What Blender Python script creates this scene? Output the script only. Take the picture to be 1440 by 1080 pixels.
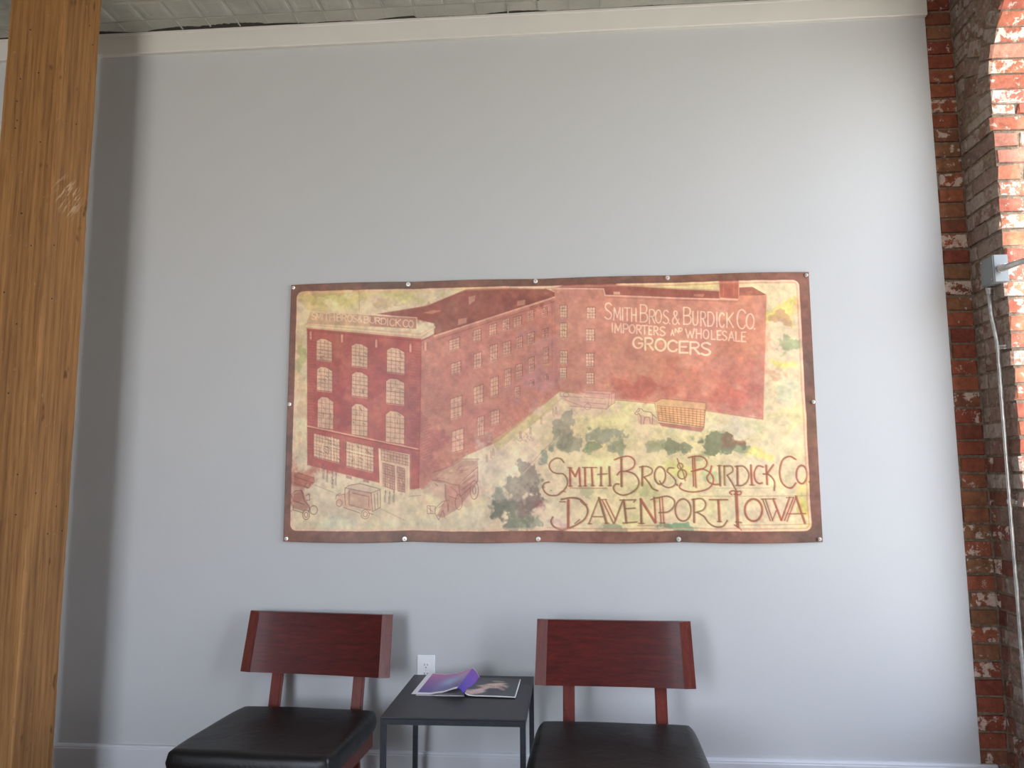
import bpy, bmesh, math, random
import numpy as np
from mathutils import Vector, Matrix, noise

random.seed(7)
rng = np.random.default_rng(11)
D = bpy.data
SC = bpy.context.scene
COL = SC.collection
for o in list(D.objects):
    D.objects.remove(o)

# ------------------------------------------------------------------ camera, world, sun, exposure
ZW = 1.15                                   # height of the banner's lower edge above the floor
cam = D.objects.new('camera', D.cameras.new('camera')); COL.objects.link(cam); SC.camera = cam
cam.data.sensor_width = 36.0; cam.data.lens = 27.0; cam.data.clip_start = 0.05
CP = Vector((1.3429, -3.5455, 0.2879 + ZW)); yaw, pitch, roll = 0.0772, 0.1216, -0.0051
f = Vector((-math.sin(yaw) * math.cos(pitch), math.cos(yaw) * math.cos(pitch), math.sin(pitch)))
r0 = Vector((math.cos(yaw), math.sin(yaw), 0)); u0 = r0.cross(f)
r_ = math.cos(roll) * r0 + math.sin(roll) * u0
u_ = -math.sin(roll) * r0 + math.cos(roll) * u0
cam.matrix_world = Matrix(((r_.x, u_.x, -f.x, CP.x), (r_.y, u_.y, -f.y, CP.y), (r_.z, u_.z, -f.z, CP.z), (0, 0, 0, 1)))

W = D.worlds.new('sky'); SC.world = W; W.use_nodes = True
wn = W.node_tree; wn.nodes.clear()
wo = wn.nodes.new('ShaderNodeOutputWorld'); wb = wn.nodes.new('ShaderNodeBackground')
tc = wn.nodes.new('ShaderNodeTexCoord'); sx = wn.nodes.new('ShaderNodeSeparateXYZ')
cr = wn.nodes.new('ShaderNodeValToRGB'); mr = wn.nodes.new('ShaderNodeMapRange')
mr.inputs['From Min'].default_value = -1; mr.inputs['From Max'].default_value = 1
wn.links.new(tc.outputs['Generated'], sx.inputs[0]); wn.links.new(sx.outputs['Z'], mr.inputs['Value'])
wn.links.new(mr.outputs[0], cr.inputs[0]); wn.links.new(cr.outputs[0], wb.inputs[0]); wn.links.new(wb.outputs[0], wo.inputs[0])
e = cr.color_ramp.elements
e[0].position = 0.0; e[0].color = (0.56, 0.53, 0.49, 1)
e[1].position = 1.0; e[1].color = (0.52, 0.65, 0.92, 1)
for p_, c_ in ((0.47, (0.80, 0.765, 0.71, 1)), (0.52, (0.86, 0.90, 0.97, 1)), (0.62, (0.74, 0.82, 0.97, 1))):
    q = e.new(p_); q.color = c_
wb.inputs['Strength'].default_value = 9.0

sun = D.objects.new('sun', D.lights.new('sun', 'SUN')); COL.objects.link(sun)
sun.data.energy = 5.0; sun.data.angle = math.radians(1.0); sun.data.color = (1.0, 0.95, 0.88)
sd = Vector((-0.33, 1.0, -0.58)).normalized()
sun.rotation_euler = sd.to_track_quat('-Z', 'Y').to_euler()

SC.view_settings.view_transform = 'Standard'; SC.view_settings.look = 'None'
SC.view_settings.gamma = 1.0; SC.view_settings.use_curve_mapping = False
SC.view_settings.exposure = 1.20

# ------------------------------------------------------------------ helpers
def lin(r, g, b):
    fn = lambda c: (c / 255 / 12.92) if c / 255 <= 0.04045 else ((c / 255 + 0.055) / 1.055) ** 2.4
    return (fn(r), fn(g), fn(b), 1.0)

class NT:
    """small wrapper round a node tree"""
    def __init__(s, name):
        s.m = D.materials.new(name); s.m.use_nodes = True; s.t = s.m.node_tree
        s.b = s.t.nodes['Principled BSDF']
    def n(s, kind, **kw):
        x = s.t.nodes.new('ShaderNode' + kind)
        for k, v in kw.items():
            if hasattr(x, k): setattr(x, k, v)
            else: x.inputs[k.replace('_', ' ')].default_value = v
        return x
    def l(s, a, b): s.t.links.new(a, b)
    def noise(s, scale, detail=4, rough=.55, vec=None, stretch=None, src='Object', dist=0.0):
        if src == 'World': g = s.n('NewGeometry').outputs['Position']
        else: g = s.n('TexCoord').outputs[src]
        if stretch:
            mp = s.n('Mapping'); mp.inputs['Scale'].default_value = stretch; s.l(g, mp.inputs['Vector']); g = mp.outputs[0]
        x = s.n('TexNoise'); x.inputs['Scale'].default_value = scale; x.inputs['Detail'].default_value = detail
        x.inputs['Roughness'].default_value = rough; x.inputs['Distortion'].default_value = dist
        s.l(g, x.inputs['Vector']); return x.outputs['Fac']
    def ramp(s, fac, stops, interp='LINEAR'):
        x = s.n('ValToRGB'); s.l(fac, x.inputs[0]); el = x.color_ramp.elements; x.color_ramp.interpolation = interp
        while len(el) < len(stops): el.new(.5)
        for i, (p, c) in enumerate(stops):
            el[i].position = p; el[i].color = c if len(c) == 4 else (*c, 1)
        return x.outputs[0]
    def mix(s, fac, a, b, mode='MIX'):
        x = s.n('Mix'); x.data_type = 'RGBA'; x.blend_type = mode
        for i, v in ((0, fac), (6, a), (7, b)):
            if hasattr(v, 'is_linked') or hasattr(v, 'links'): s.l(v, x.inputs[i])
            else: x.inputs[i].default_value = v
        return x.outputs[2]
    def bump(s, h, strength=.3, dist=.01):
        x = s.n('Bump'); x.inputs['Strength'].default_value = strength; x.inputs['Distance'].default_value = dist
        s.l(h, x.inputs['Height']); s.l(x.outputs[0], s.b.inputs['Normal'])
    def col(s, c):
        if isinstance(c, tuple): s.b.inputs['Base Color'].default_value = c
        else: s.l(c, s.b.inputs['Base Color'])
    def rough(s, r, spec=None, coat=None, metal=None, cr=.1):
        s.b.inputs['Roughness'].default_value = r
        if spec is not None: s.b.inputs['Specular IOR Level'].default_value = spec
        if coat is not None: s.b.inputs['Coat Weight'].default_value = coat; s.b.inputs['Coat Roughness'].default_value = cr
        if metal is not None: s.b.inputs['Metallic'].default_value = metal

V = [0, 0, 0, 1]
def paint(name, c, r=.6, var=.03, bump=.0, scale=6, spec=.4):
    t = NT(name); n = t.noise(scale)
    lo = tuple(x * (1 - var) for x in c[:3]) + (1,); hi = tuple(min(1, x * (1 + var)) for x in c[:3]) + (1,)
    t.col(t.ramp(n, [(.3, lo), (.7, hi)])); t.rough(r, spec)
    if bump: t.bump(t.noise(260, 3), bump, .002)
    return t.m

M = {}
M['wall'] = paint('grey_wall_paint', lin(193, 195, 196), .55, .012, .12, 2.0)
M['crown'] = paint('white_trim_paint', lin(214, 212, 206), .5, .02, .08, 5)
M['baseboard'] = paint('pale_trim_paint', lin(204, 206, 210), .42, .02, .05, 5)
M['plain'] = paint('side_wall_paint', lin(84, 76, 70), .8, .03)
M['plate'] = paint('white_plastic', lin(236, 238, 240), .3, .01)
M['slot'] = paint('dark_slot', lin(25, 25, 28), .6, .02)
M['steel'] = NT('galvanised_steel'); t = M['steel']
t.col(t.ramp(t.noise(30), [(.3, lin(175, 177, 175)), (.7, lin(222, 222, 218))])); t.rough(.34, metal=.85); M['steel'] = t.m
M['boxsteel'] = paint('grey_box_steel', lin(122, 126, 127), .42, .05, 0, 20)
M['nickel'] = NT('nickel_screw'); M['nickel'].col(lin(226, 224, 218)); M['nickel'].rough(.3, metal=.5); M['nickel'] = M['nickel'].m
t = NT('black_steel'); t.col(t.ramp(t.noise(40), [(.3, lin(30, 33, 40)), (.7, lin(42, 45, 53))])); t.rough(.5, .4); t.bump(t.noise(600, 2), .15, .001); M['blacksteel'] = t.m
t = NT('table_top_laminate'); t.col(t.ramp(t.noise(9, 4, .6, stretch=(1, 8, 1)), [(.3, lin(40, 41, 46)), (.7, lin(49, 50, 55))])); t.rough(.45, .45); t.bump(t.noise(400, 2), .1, .001); M['tabletop'] = t.m

# leather
t = NT('black_leather'); n = t.noise(3, 3)
t.col(t.ramp(n, [(.3, lin(12, 11, 13)), (.75, lin(19, 18, 19))])); t.rough(.42, .45)
v = t.n('TexVoronoi'); v.inputs['Scale'].default_value = 160; t.l(t.n('TexCoord').outputs['Object'], v.inputs['Vector'])
a = t.n('Math', operation='MULTIPLY_ADD'); t.l(v.outputs['Distance'], a.inputs[0]); a.inputs[1].default_value = .08
t.l(t.noise(9, 5, .6, dist=1.2), a.inputs[2]); t.bump(a.outputs[0], .22, .012); M['leather'] = t.m

# cherry stained wood
def cherry(name, dark, light, stretch):
    t = NT(name)
    g = t.noise(7, 6, .65, stretch=stretch, dist=.6); fine = t.noise(60, 3, .6, stretch=stretch)
    c1 = t.ramp(g, [(.25, dark), (.75, light)])
    c2 = t.ramp(fine, [(.3, (.72, .70, .70, 1)), (.7, (1.1, 1.1, 1.1, 1))])
    t.col(t.mix(1.0, c1, c2, 'MULTIPLY')); t.rough(.5, .22, coat=.42, cr=.13)
    return t.m
M['cherry'] = cherry('cherry_wood', lin(58, 12, 10), lin(102, 28, 20), (1, 6, 9))
M['cherry_end'] = cherry('cherry_wood_end', lin(84, 32, 26), lin(122, 56, 44), (9, 6, 1.2))
M['cherry_leg'] = cherry('cherry_wood_leg', lin(92, 34, 28), lin(132, 58, 46), (9, 6, 1.0))

# old pine timber
t = NT('old_pine')
base = t.noise(3.2, 5, .6, stretch=(5, 5, .35), dist=.8, src='World')
fine = t.noise(26, 4, .65, stretch=(5, 5, .22), src='World', dist=.3)
wv = t.n('TexWave', wave_type='BANDS', bands_direction='X'); wv.inputs['Scale'].default_value = 9
wv.inputs['Distortion'].default_value = 7; wv.inputs['Detail'].default_value = 4; wv.inputs['Detail Scale'].default_value = 1.2
mp = t.n('Mapping'); mp.inputs['Scale'].default_value = (1.6, 1.6, .07); mp.inputs['Rotation'].default_value = (0, 0, .7)
t.l(t.n('NewGeometry').outputs['Position'], mp.inputs[0]); t.l(mp.outputs[0], wv.inputs['Vector'])
c = t.ramp(base, [(.2, lin(100, 70, 40)), (.5, lin(146, 104, 60)), (.8, lin(172, 126, 76))])
c = t.mix(.22, c, t.ramp(wv.outputs['Fac'], [(0, lin(100, 64, 36)), (.35, lin(150, 104, 62)), (1, lin(176, 132, 84))]))
c = t.mix(1.0, c, t.ramp(fine, [(.3, (.66, .6, .55, 1)), (.5, (1, 1, 1, 1)), (.75, (1.12, 1.1, 1.05, 1))]), 'MULTIPLY')
kn = t.noise(14, 2, .5, stretch=(1, 1, .5), src='World'); c = t.mix(t.ramp(kn, [(.70, (0, 0, 0, 1)), (.76, (.8, .8, .8, 1))]), c, lin(82, 48, 26))
wh = t.noise(38, 5, .7, stretch=(1, 1, .8), src='World'); c = t.mix(t.ramp(wh, [(.66, (0, 0, 0, 1)), (.76, (.6, .6, .6, 1))]), c, lin(196, 176, 150))
# pale scuffs on the right face
vd = t.n('VectorMath', operation='DISTANCE'); mps = t.n('Mapping'); mps.inputs['Rotation'].default_value = (math.radians(35), 0, 0)
t.l(t.n('NewGeometry').outputs['Position'], vd.inputs[0]); vd.inputs[1].default_value = (-.822, -.49, 2.66)
near = t.ramp(vd.outputs['Value'], [(.03, (1, 1, 1, 1)), (.11, (0, 0, 0, 1))])
t.l(t.n('NewGeometry').outputs['Position'], mps.inputs[0]); ns = t.n('TexNoise'); mp2 = t.n('Mapping'); mp2.inputs['Scale'].default_value = (1, 9, 1.2)
t.l(mps.outputs[0], mp2.inputs[0]); t.l(mp2.outputs[0], ns.inputs['Vector']); ns.inputs['Scale'].default_value = 13; ns.inputs['Detail'].default_value = 4
sm_ = t.mix(1.0, t.ramp(ns.outputs['Fac'], [(.52, (0, 0, 0, 1)), (.62, (.75, .75, .75, 1))]), near, 'MULTIPLY')
c = t.mix(sm_, c, lin(212, 186, 152))
t.col(c); t.rough(.62, .3); t.bump(fine, .35, .006); M['pine'] = t.m

# ceiling tin
t = NT('tin_ceiling_paint'); c = t.ramp(t.noise(5, 5, .6), [(.3, lin(150, 152, 142)), (.7, lin(172, 172, 162))])
c = t.mix(t.ramp(t.noise(55, 4, .7), [(.6, (0, 0, 0, 1)), (.75, (.35, .35, .35, 1))]), c, lin(110, 112, 104))
t.col(c); t.rough(.45, .45); t.bump(t.noise(90, 4), .3, .002); M['tin'] = t.m
M['gap'] = paint('dark_plaster_gap', lin(58, 54, 50), .9, .2, .2, 30)

# floor
t = NT('oak_floor'); br = t.n('TexBrick'); br.inputs['Scale'].default_value = 1; br.inputs['Brick Width'].default_value = 1.4; br.inputs['Row Height'].default_value = .09
br.inputs['Mortar Size'].default_value = .002; br.inputs['Color1'].default_value = lin(120, 88, 60); br.inputs['Color2'].default_value = lin(98, 70, 48); br.inputs['Mortar'].default_value = lin(50, 36, 26)
t.l(t.n('TexCoord').outputs['Object'], br.inputs['Vector'])
c = t.mix(1.0, br.outputs['Color'], t.ramp(t.noise(12, 5, .6, stretch=(.6, 8, 1)), [(.3, (.75, .75, .75, 1)), (.7, (1.1, 1.1, 1.1, 1))]), 'MULTIPLY')
t.col(c); t.rough(.4, .45); M['floor'] = t.m

# bricks: colour differs from brick to brick, paint residue in patches
def brickmat(name, white, tone, pale=(lin(196, 176, 162), lin(222, 208, 194)), jamb=None):
    t = NT(name); oi = t.n('ObjectInfo').outputs['Random']
    c = t.ramp(oi, [(0, tone[0]), (.3, tone[1]), (.55, tone[2]), (.8, tone[3]), (1, tone[0])])
    c = t.mix(1.0, c, t.ramp(t.noise(34, 5, .65, src='World'), [(.3, (.62, .6, .6, 1)), (.7, (1.18, 1.15, 1.12, 1))]), 'MULTIPLY')
    # residue mask: world noise plus a per brick offset
    wn_ = t.noise(24, 6, .68, src='World', dist=.15)
    a = t.n('Math', operation='MULTIPLY_ADD'); t.l(oi, a.inputs[0]); a.inputs[1].default_value = 7.13; a.inputs[2].default_value = 0
    fr = t.n('Math', operation='FRACT'); t.l(a.outputs[0], fr.inputs[0])
    m2 = t.n('Math', operation='MULTIPLY_ADD'); t.l(fr.outputs[0], m2.inputs[0]); m2.inputs[1].default_value = .26; t.l(wn_, m2.inputs[2])
    th = 0.80 - white
    mask = t.ramp(m2.outputs[0], [(th, (0, 0, 0, 1)), (th + .05, (.88, .88, .88, 1))])
    pc = t.ramp(t.noise(50, 3, src='World'), [(.3, pale[0]), (.7, pale[1])])
    c = t.mix(mask, c, pc)
    if jamb:            # corner bricks: limewashed on the room side, bare and patchy on the window side
        cj = t.ramp(oi, [(0, jamb[0]), (.3, jamb[1]), (.6, jamb[2]), (.85, jamb[3]), (1, jamb[0])])
        cj = t.mix(1.0, cj, t.ramp(t.noise(34, 5, .65, src='World'), [(.3, (.66, .62, .6, 1)), (.7, (1.18, 1.15, 1.12, 1))]), 'MULTIPLY')
        cj = t.mix(t.ramp(m2.outputs[0], [(.69, (0, 0, 0, 1)), (.74, (.9, .9, .9, 1))]), cj, t.ramp(t.noise(50, 3, src='World'), [(.3, lin(206, 186, 170)), (.7, lin(232, 218, 204))]))
        sn = t.n('SeparateXYZ'); t.l(t.n('NewGeometry').outputs['Normal'], sn.inputs[0])
        ms = t.n('MapRange'); t.l(sn.outputs['Y'], ms.inputs['Value']); ms.inputs['From Min'].default_value = -.45; ms.inputs['From Max'].default_value = -.75
        c = t.mix(ms.outputs[0], c, cj)
    t.col(c); t.rough(.88, .2); t.bump(t.noise(70, 5, .7, src='World'), .6, .006)
    return t.m
T1 = [lin(146, 82, 64), lin(160, 98, 74), lin(140, 104, 78), lin(128, 70, 60)]
T2 = [lin(142, 118, 106), lin(150, 134, 124), lin(130, 98, 86), lin(140, 124, 114)]
T3 = [lin(178, 104, 86), lin(188, 128, 98), lin(168, 92, 76), lin(192, 150, 130)]
M['brick_red'] = brickmat('red_brick', .05, T1)
M['brick_grey'] = brickmat('whitewashed_brick', .18, T2, (lin(146, 132, 122), lin(176, 162, 152)))
M['brick_dull'] = brickmat('dull_brick', .06, [lin(128, 82, 68), lin(140, 104, 90), lin(118, 70, 60), lin(134, 96, 84)])
M['brick_jamb'] = brickmat('pink_brick', .10, T3, (lin(206, 186, 170), lin(232, 218, 204)))
M['brick_corner'] = brickmat('corner_brick', .18, T2, (lin(146, 132, 122), lin(176, 162, 152)), T3)
t = NT('lime_mortar'); t.col(t.ramp(t.noise(45, 5, .7, src='World'), [(.3, lin(96, 82, 70)), (.7, lin(158, 142, 124))])); t.rough(.95, .1); t.bump(t.noise(90, 4, src='World'), .7, .006); M['mortar'] = t.m
t = NT('painted_brick_texture'); br = t.n('TexBrick'); br.inputs['Scale'].default_value = 1; br.inputs['Brick Width'].default_value = .21; br.inputs['Row Height'].default_value = .0675; br.inputs['Mortar Size'].default_value = .006
br.inputs['Color1'].default_value = lin(150, 90, 68); br.inputs['Color2'].default_value = lin(160, 130, 112); br.inputs['Mortar'].default_value = lin(120, 105, 92)
mp = t.n('Mapping'); mp.inputs['Rotation'].default_value = (math.pi / 2, 0, math.pi / 2); t.l(t.n('NewGeometry').outputs['Position'], mp.inputs[0])
cx_ = t.n('CombineXYZ'); sp = t.n('SeparateXYZ'); t.l(t.n('NewGeometry').outputs['Position'], sp.inputs[0]); t.l(sp.outputs['Y'], cx_.inputs[0]); t.l(sp.outputs['Z'], cx_.inputs[1])
t.l(cx_.outputs[0], br.inputs['Vector']); t.col(br.outputs['Color']); t.rough(.9, .2); t.bump(br.outputs['Fac'], -.5, .01); M['brickwall'] = t.m

# glass that lets the daylight through
t = NT('window_glass'); tr = t.n('BsdfTransparent'); gl = t.n('BsdfGlossy'); gl.inputs['Roughness'].default_value = .02
mx = t.n('MixShader'); mx.inputs[0].default_value = .05; t.l(tr.outputs[0], mx.inputs[1]); t.l(gl.outputs[0], mx.inputs[2])
t.l(mx.outputs[0], t.t.nodes['Material Output'].inputs['Surface']); M['glass'] = t.m
M['dim_glass'] = M['glass'].copy(); M['dim_glass'].name = 'dimming_window_glass'  # darker tint put in to cut daylight through the side windows
for n_ in M['dim_glass'].node_tree.nodes:
    if n_.type == 'BSDF_TRANSPARENT': n_.inputs['Color'].default_value = (.69, .70, .70, 1)

def vcol_mat(name, r, coat, bump=0):
    t = NT(name); a = t.n('Attribute'); a.attribute_name = 'print'
    t.col(a.outputs['Color']); t.rough(r, .45, coat=coat, cr=.25)
    if bump: t.bump(t.noise(9, 3), bump, .01)
    return t.m
M['print'] = vcol_mat('banner_print', .48, .07, .05)
M['page'] = vcol_mat('glossy_page_print', .3, .15)
M['paper'] = paint('paper_edge', lin(225, 222, 220), .6, .02)

def link(name, me, mat=None, parent=None, loc=None):
    o = D.objects.new(name, me); COL.objects.link(o)
    if mat is not None and me is not None and not me.materials: me.materials.append(mat)
    if parent: o.parent = parent
    if loc: o.location = loc
    return o
def empty(name, loc, label, cat, group=None, rz=0):
    o = D.objects.new(name, None); COL.objects.link(o); o.location = loc; o.rotation_euler.z = rz; o.empty_display_size = .05
    o['label'] = label; o['category'] = cat
    if group: o['group'] = group
    return o
def tag(o, label, cat, group=None):
    o['label'] = label; o['category'] = cat
    if group: o['group'] = group
def bm_mesh(bm, name='m', smooth=False):
    me = D.meshes.new(name); bm.normal_update(); bm.to_mesh(me); bm.free()
    if smooth:
        for p in me.polygons: p.use_smooth = True
    return me
def add_box(bm, x0, x1, y0, y1, z0, z1):
    vs = [bm.verts.new((x, y, z)) for x in (x0, x1) for y in (y0, y1) for z in (z0, z1)]
    for q in ((0, 1, 3, 2), (4, 6, 7, 5), (0, 4, 5, 1), (2, 3, 7, 6), (0, 2, 6, 4), (1, 5, 7, 3)):
        bm.faces.new([vs[i] for i in q])
def box(name, x0, x1, y0, y1, z0, z1, mat, parent=None, bev=0.0, seg=2):
    bm = bmesh.new(); add_box(bm, x0, x1, y0, y1, z0, z1)
    if bev: bmesh.ops.bevel(bm, geom=bm.edges[:], offset=bev, segments=seg, affect='EDGES', profile=.5)
    bmesh.ops.recalc_face_normals(bm, faces=bm.faces[:])
    return link(name, bm_mesh(bm, name), mat, parent)
def tube_mesh(pts, r, n=14, caps=True):
    bm = bmesh.new(); pts = [Vector(p) for p in pts]; rings = []
    up = None
    for i, p in enumerate(pts):
        d = (pts[min(i + 1, len(pts) - 1)] - pts[max(i - 1, 0)]).normalized()
        if up is None: up = d.orthogonal().normalized()
        a = (up - d * up.dot(d)).normalized(); up = a; b = d.cross(a)
        rr = r[i] if isinstance(r, (list, tuple)) else r
        rings.append([bm.verts.new(p + rr * (math.cos(2 * math.pi * k / n) * a + math.sin(2 * math.pi * k / n) * b)) for k in range(n)])
    for A, B in zip(rings, rings[1:]):
        for k in range(n): bm.faces.new((A[k], A[(k + 1) % n], B[(k + 1) % n], B[k]))
    if caps: bm.faces.new(rings[0][::-1]); bm.faces.new(rings[-1])
    bmesh.ops.recalc_face_normals(bm, faces=bm.faces[:])
    me = bm_mesh(bm, 'tube', True); return me

# ------------------------------------------------------------------ the room
XL, YF, ZC = -4.0, -6.6, 3.703            # left wall, wall behind the viewer, ceiling
XR = 3.165                                # inner face of the brick side wall
XG = 3.040                                # where the grey wall ends and brick shows
def struct(o): o['kind'] = 'structure'; return o

struct(box('floor', XL - .3, 3.7, YF - .3, .3, -.12, 0, M['floor']))
struct(box('ceiling', XL - .3, 3.7, YF - .3, .3, ZC + .004, ZC + .25, M['gap']))
wall_back = struct(box('wall_back', XL - .3, XG, 0, .3, -.1, ZC + .1, M['wall']))
# brick backing seen beyond the end of the grey wall
box('mortar_backing', XG, 3.60, .022, .3, -.1, ZC + .1, M['mortar'], wall_back)
struct(box('wall_left', XL - .3, XL, YF, 0, -.1, ZC + .1, M['plain']))

# wall behind the viewer: two tall windows let the street light in
wins = [(-1.85, -.25, 0.55, 3.25)]
bm = bmesh.new(); xs = XL - .3
for (a, b, c, d_) in wins:
    add_box(bm, xs, a, YF - .3, YF, -.1, ZC + .1); add_box(bm, a, b, YF - .3, YF, -.1, c); add_box(bm, a, b, YF - .3, YF, d_, ZC + .1); xs = b
add_box(bm, xs, 3.7, YF - .3, YF, -.1, ZC + .1)
struct(link('wall_front', bm_mesh(bm), M['plain']))
for i, (a, b, c, d_) in enumerate(wins):
    bm = bmesh.new(); w = .045; y0, y1 = YF - .16, YF - .11
    add_box(bm, a, a + w, y0, y1, c, d_); add_box(bm, b - w, b, y0, y1, c, d_)
    add_box(bm, a + w, b - w, y0, y1, c, c + w); add_box(bm, a + w, b - w, y0, y1, d_ - w, d_)
    add_box(bm, a + w, b - w, y0, y1, (c + d_) / 2 - .02, (c + d_) / 2 + .02)
    wf = struct(link('window_%d' % (i + 2), bm_mesh(bm), M['crown']))
    box('pane', a + w, b - w, YF - .138, YF - .132, c + w, d_ - w, M['glass'], wf)
    P = D.lights.new('portal', 'AREA'); P.shape = 'RECTANGLE'; P.size = b - a; P.size_y = d_ - c; P.cycles.is_portal = True
    po = D.objects.new('daylight_portal', P); COL.objects.link(po); po.location = ((a + b) / 2, YF - .28, (c + d_) / 2); po.rotation_euler = (math.radians(90), 0, 0)

# brick side wall with the arched window opening
YA, RA, ZS, SILL = -.25, .55, 1.88 + ZW, .42      # arris, arch radius, spring line, sill
YB = YA - 2 * RA
DEP = .40
def yz_prism(bm, poly, x0, x1):
    A = [bm.verts.new((x0, y, z)) for y, z in poly]; B = [bm.verts.new((x1, y, z)) for y, z in poly]
    bm.faces.new(A); bm.faces.new(B[::-1]); n = len(poly)
    for i in range(n): bm.faces.new((A[i], B[i], B[(i + 1) % n], A[(i + 1) % n]))
XM = XR + .007
bm = bmesh.new()
yz_prism(bm, [(.022, -.1), (.022, ZC + .1), (YA + .007, ZC + .1), (YA + .007, -.1)], XM, XR + DEP)
yz_prism(bm, [(YA + .007, -.1), (YA + .007, SILL), (YB, SILL), (YB, -.1)], XM, XR + DEP)
NA = 28
arc = [(YA - RA + (RA + .007) * math.cos(math.pi * k / NA), ZS + (RA + .007) * math.sin(math.pi * k / NA)) for k in range(NA + 1)]
for (y0, z0), (y1, z1) in zip(arc, arc[1:]):
    yz_prism(bm, [(y0, z0), (y0, ZC + .1), (y1, ZC + .1), (y1, z1)], XM, XR + DEP)
bmesh.ops.recalc_face_normals(bm, faces=bm.faces[:])
wall_right = struct(link('wall_right', bm_mesh(bm), M['mortar']))
box('apron_brickwork', XR, XR + .02, YB - .007, YA - .002, -.1, SILL - .001, M['brickwall'], wall_right)
added_side_wins = [(-2.75, -1.65)]  # unseen second side window, added to brighten the grey wall and post
bm = bmesh.new(); ys = YB - .007
for (a, b) in added_side_wins:
    add_box(bm, XR, XR + DEP, b, ys, -.1, ZC + .1); add_box(bm, XR, XR + DEP, a, b, -.1, SILL); add_box(bm, XR, XR + DEP, a, b, 3.2, ZC + .1); ys = a
add_box(bm, XR, XR + DEP, YF, ys, -.1, ZC + .1)
link('far_brickwork', bm_mesh(bm), M['brickwall'], wall_right)
for i, (a, b) in enumerate(added_side_wins):
    bm = bmesh.new(); w = .05; x0, x1 = XR + DEP - .09, XR + DEP - .04
    add_box(bm, x0, x1, a, a + w, SILL, 3.2); add_box(bm, x0, x1, b - w, b, SILL, 3.2)
    add_box(bm, x0, x1, a + w, b - w, SILL, SILL + w); add_box(bm, x0, x1, a + w, b - w, 3.2 - w, 3.2); add_box(bm, x0, x1, a + w, b - w, 1.9, 1.94)
    wf = struct(link('window_%d' % (i + 3), bm_mesh(bm), M['crown']))
    box('pane', x0 + .02, x0 + .026, a + w, b - w, SILL + w, 3.2 - w, M['dim_glass'], wf)
    P = D.lights.new('portal', 'AREA'); P.shape = 'RECTANGLE'; P.size = b - a; P.size_y = 3.2 - SILL; P.cycles.is_portal = True
    po = D.objects.new('daylight_portal', P); COL.objects.link(po); po.location = (XR + DEP - .03, (a + b) / 2, (3.2 + SILL) / 2)
    po.rotation_euler = Vector((-1, 0, 0)).to_track_quat('-Z', 'Z').to_euler()

# brick shapes shared by all bricks (unit size, worn edges)
BR = []
for k in range(5):
    bm = bmesh.new(); bmesh.ops.create_cube(bm, size=1.0)
    bmesh.ops.bevel(bm, geom=bm.edges[:], offset=.045, segments=1, affect='EDGES')
    for v in bm.verts: v.co += Vector([random.uniform(-.03, .03) for _ in range(3)])
    BR.append(bm_mesh(bm, 'brick_shape'))
BRM = {}
def brick(x0, x1, y0, y1, z0, z1, mat, parent, rotx=0):
    key = (random.randrange(5), mat)
    if key not in BRM:
        me = BR[key[0]].copy(); me.materials.append(M[mat]); BRM[key] = me
    o = D.objects.new('brick', BRM[key]); COL.objects.link(o); o.parent = parent
    o.location = ((x0 + x1) / 2, (y0 + y1) / 2, (z0 + z1) / 2); o.scale = (x1 - x0, y1 - y0, z1 - z0)
    o.rotation_euler = (rotx, 0, 0)
    return o
CH = .0727; J = .011
nc = int(ZC / CH) + 1
for i in range(nc):
    z0, z1 = i * CH + random.uniform(-.001, .001), (i + 1) * CH - J
    jy = random.uniform(-.004, .004)
    # end strip facing the viewer
    s = XR - random.choice((.108, .114, .118, .128, .128))
    k0 = .012 + jy
    brick(s, XR - .004, k0, .11, z0, z1, 'brick_red', wall_back)
    if s - J > XG + .006: brick(XG - .02 + .022, s - J, k0 + .003, .10, z0, z1, 'brick_red', wall_back)
    # side wall between corner and window
    jx = random.uniform(-.003, .004)
    x0 = XR + jx; lower = z1 > 1.5 + ZW - .9
    zz = z0
    m = 'brick_grey' if z0 > 1.55 + random.uniform(-.25, .25) else ('brick_dull' if random.random() < .75 else 'brick_grey')
    if z0 < ZS - .03:
        z1 = min(z1, ZS - .005)
        if i % 2:
            a, cx2 = YA + .20, XR + .10
        else:
            a, cx2 = YA + .098, XR + .205
        q = brick(x0, cx2, YA + random.uniform(-.003, .003), a, z0, z1, 'brick_corner', wall_right)
        # jamb face courses
        xx = cx2 + J
        while xx < XR + DEP - .02:
            L = random.choice((.10, .20)) if i % 2 else .2
            x2 = min(xx + L, XR + DEP)
            brick(xx, x2, YA + random.uniform(-.003, .004), YA + .1, z0, z1, 'brick_jamb', wall_right); xx = x2 + J
        # the part of the side wall up to the corner
        b = a + J
        while b < .0:
            c2 = min(b + random.choice((.098, .12)), .012)
            brick(x0, XR + .1, b, c2, z0, z1, m, wall_right); b = c2 + J
    else:
        # above the spring line: courses cut against the arch rings
        zc = (z0 + z1) / 2 - ZS; ro = RA + .225
        dy = math.sqrt(max(ro * ro - zc * zc, 0)) if zc < ro else 0
        start = (YA - RA) + dy + J if dy else YA - RA
        b = start
        while b < .0:
            c2 = min(b + random.choice((.098, .2)), .012)
            if c2 - b > .02: brick(x0, XR + .1, b, c2, z0, z1, 'brick_grey', wall_right)
            b = c2 + J
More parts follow.
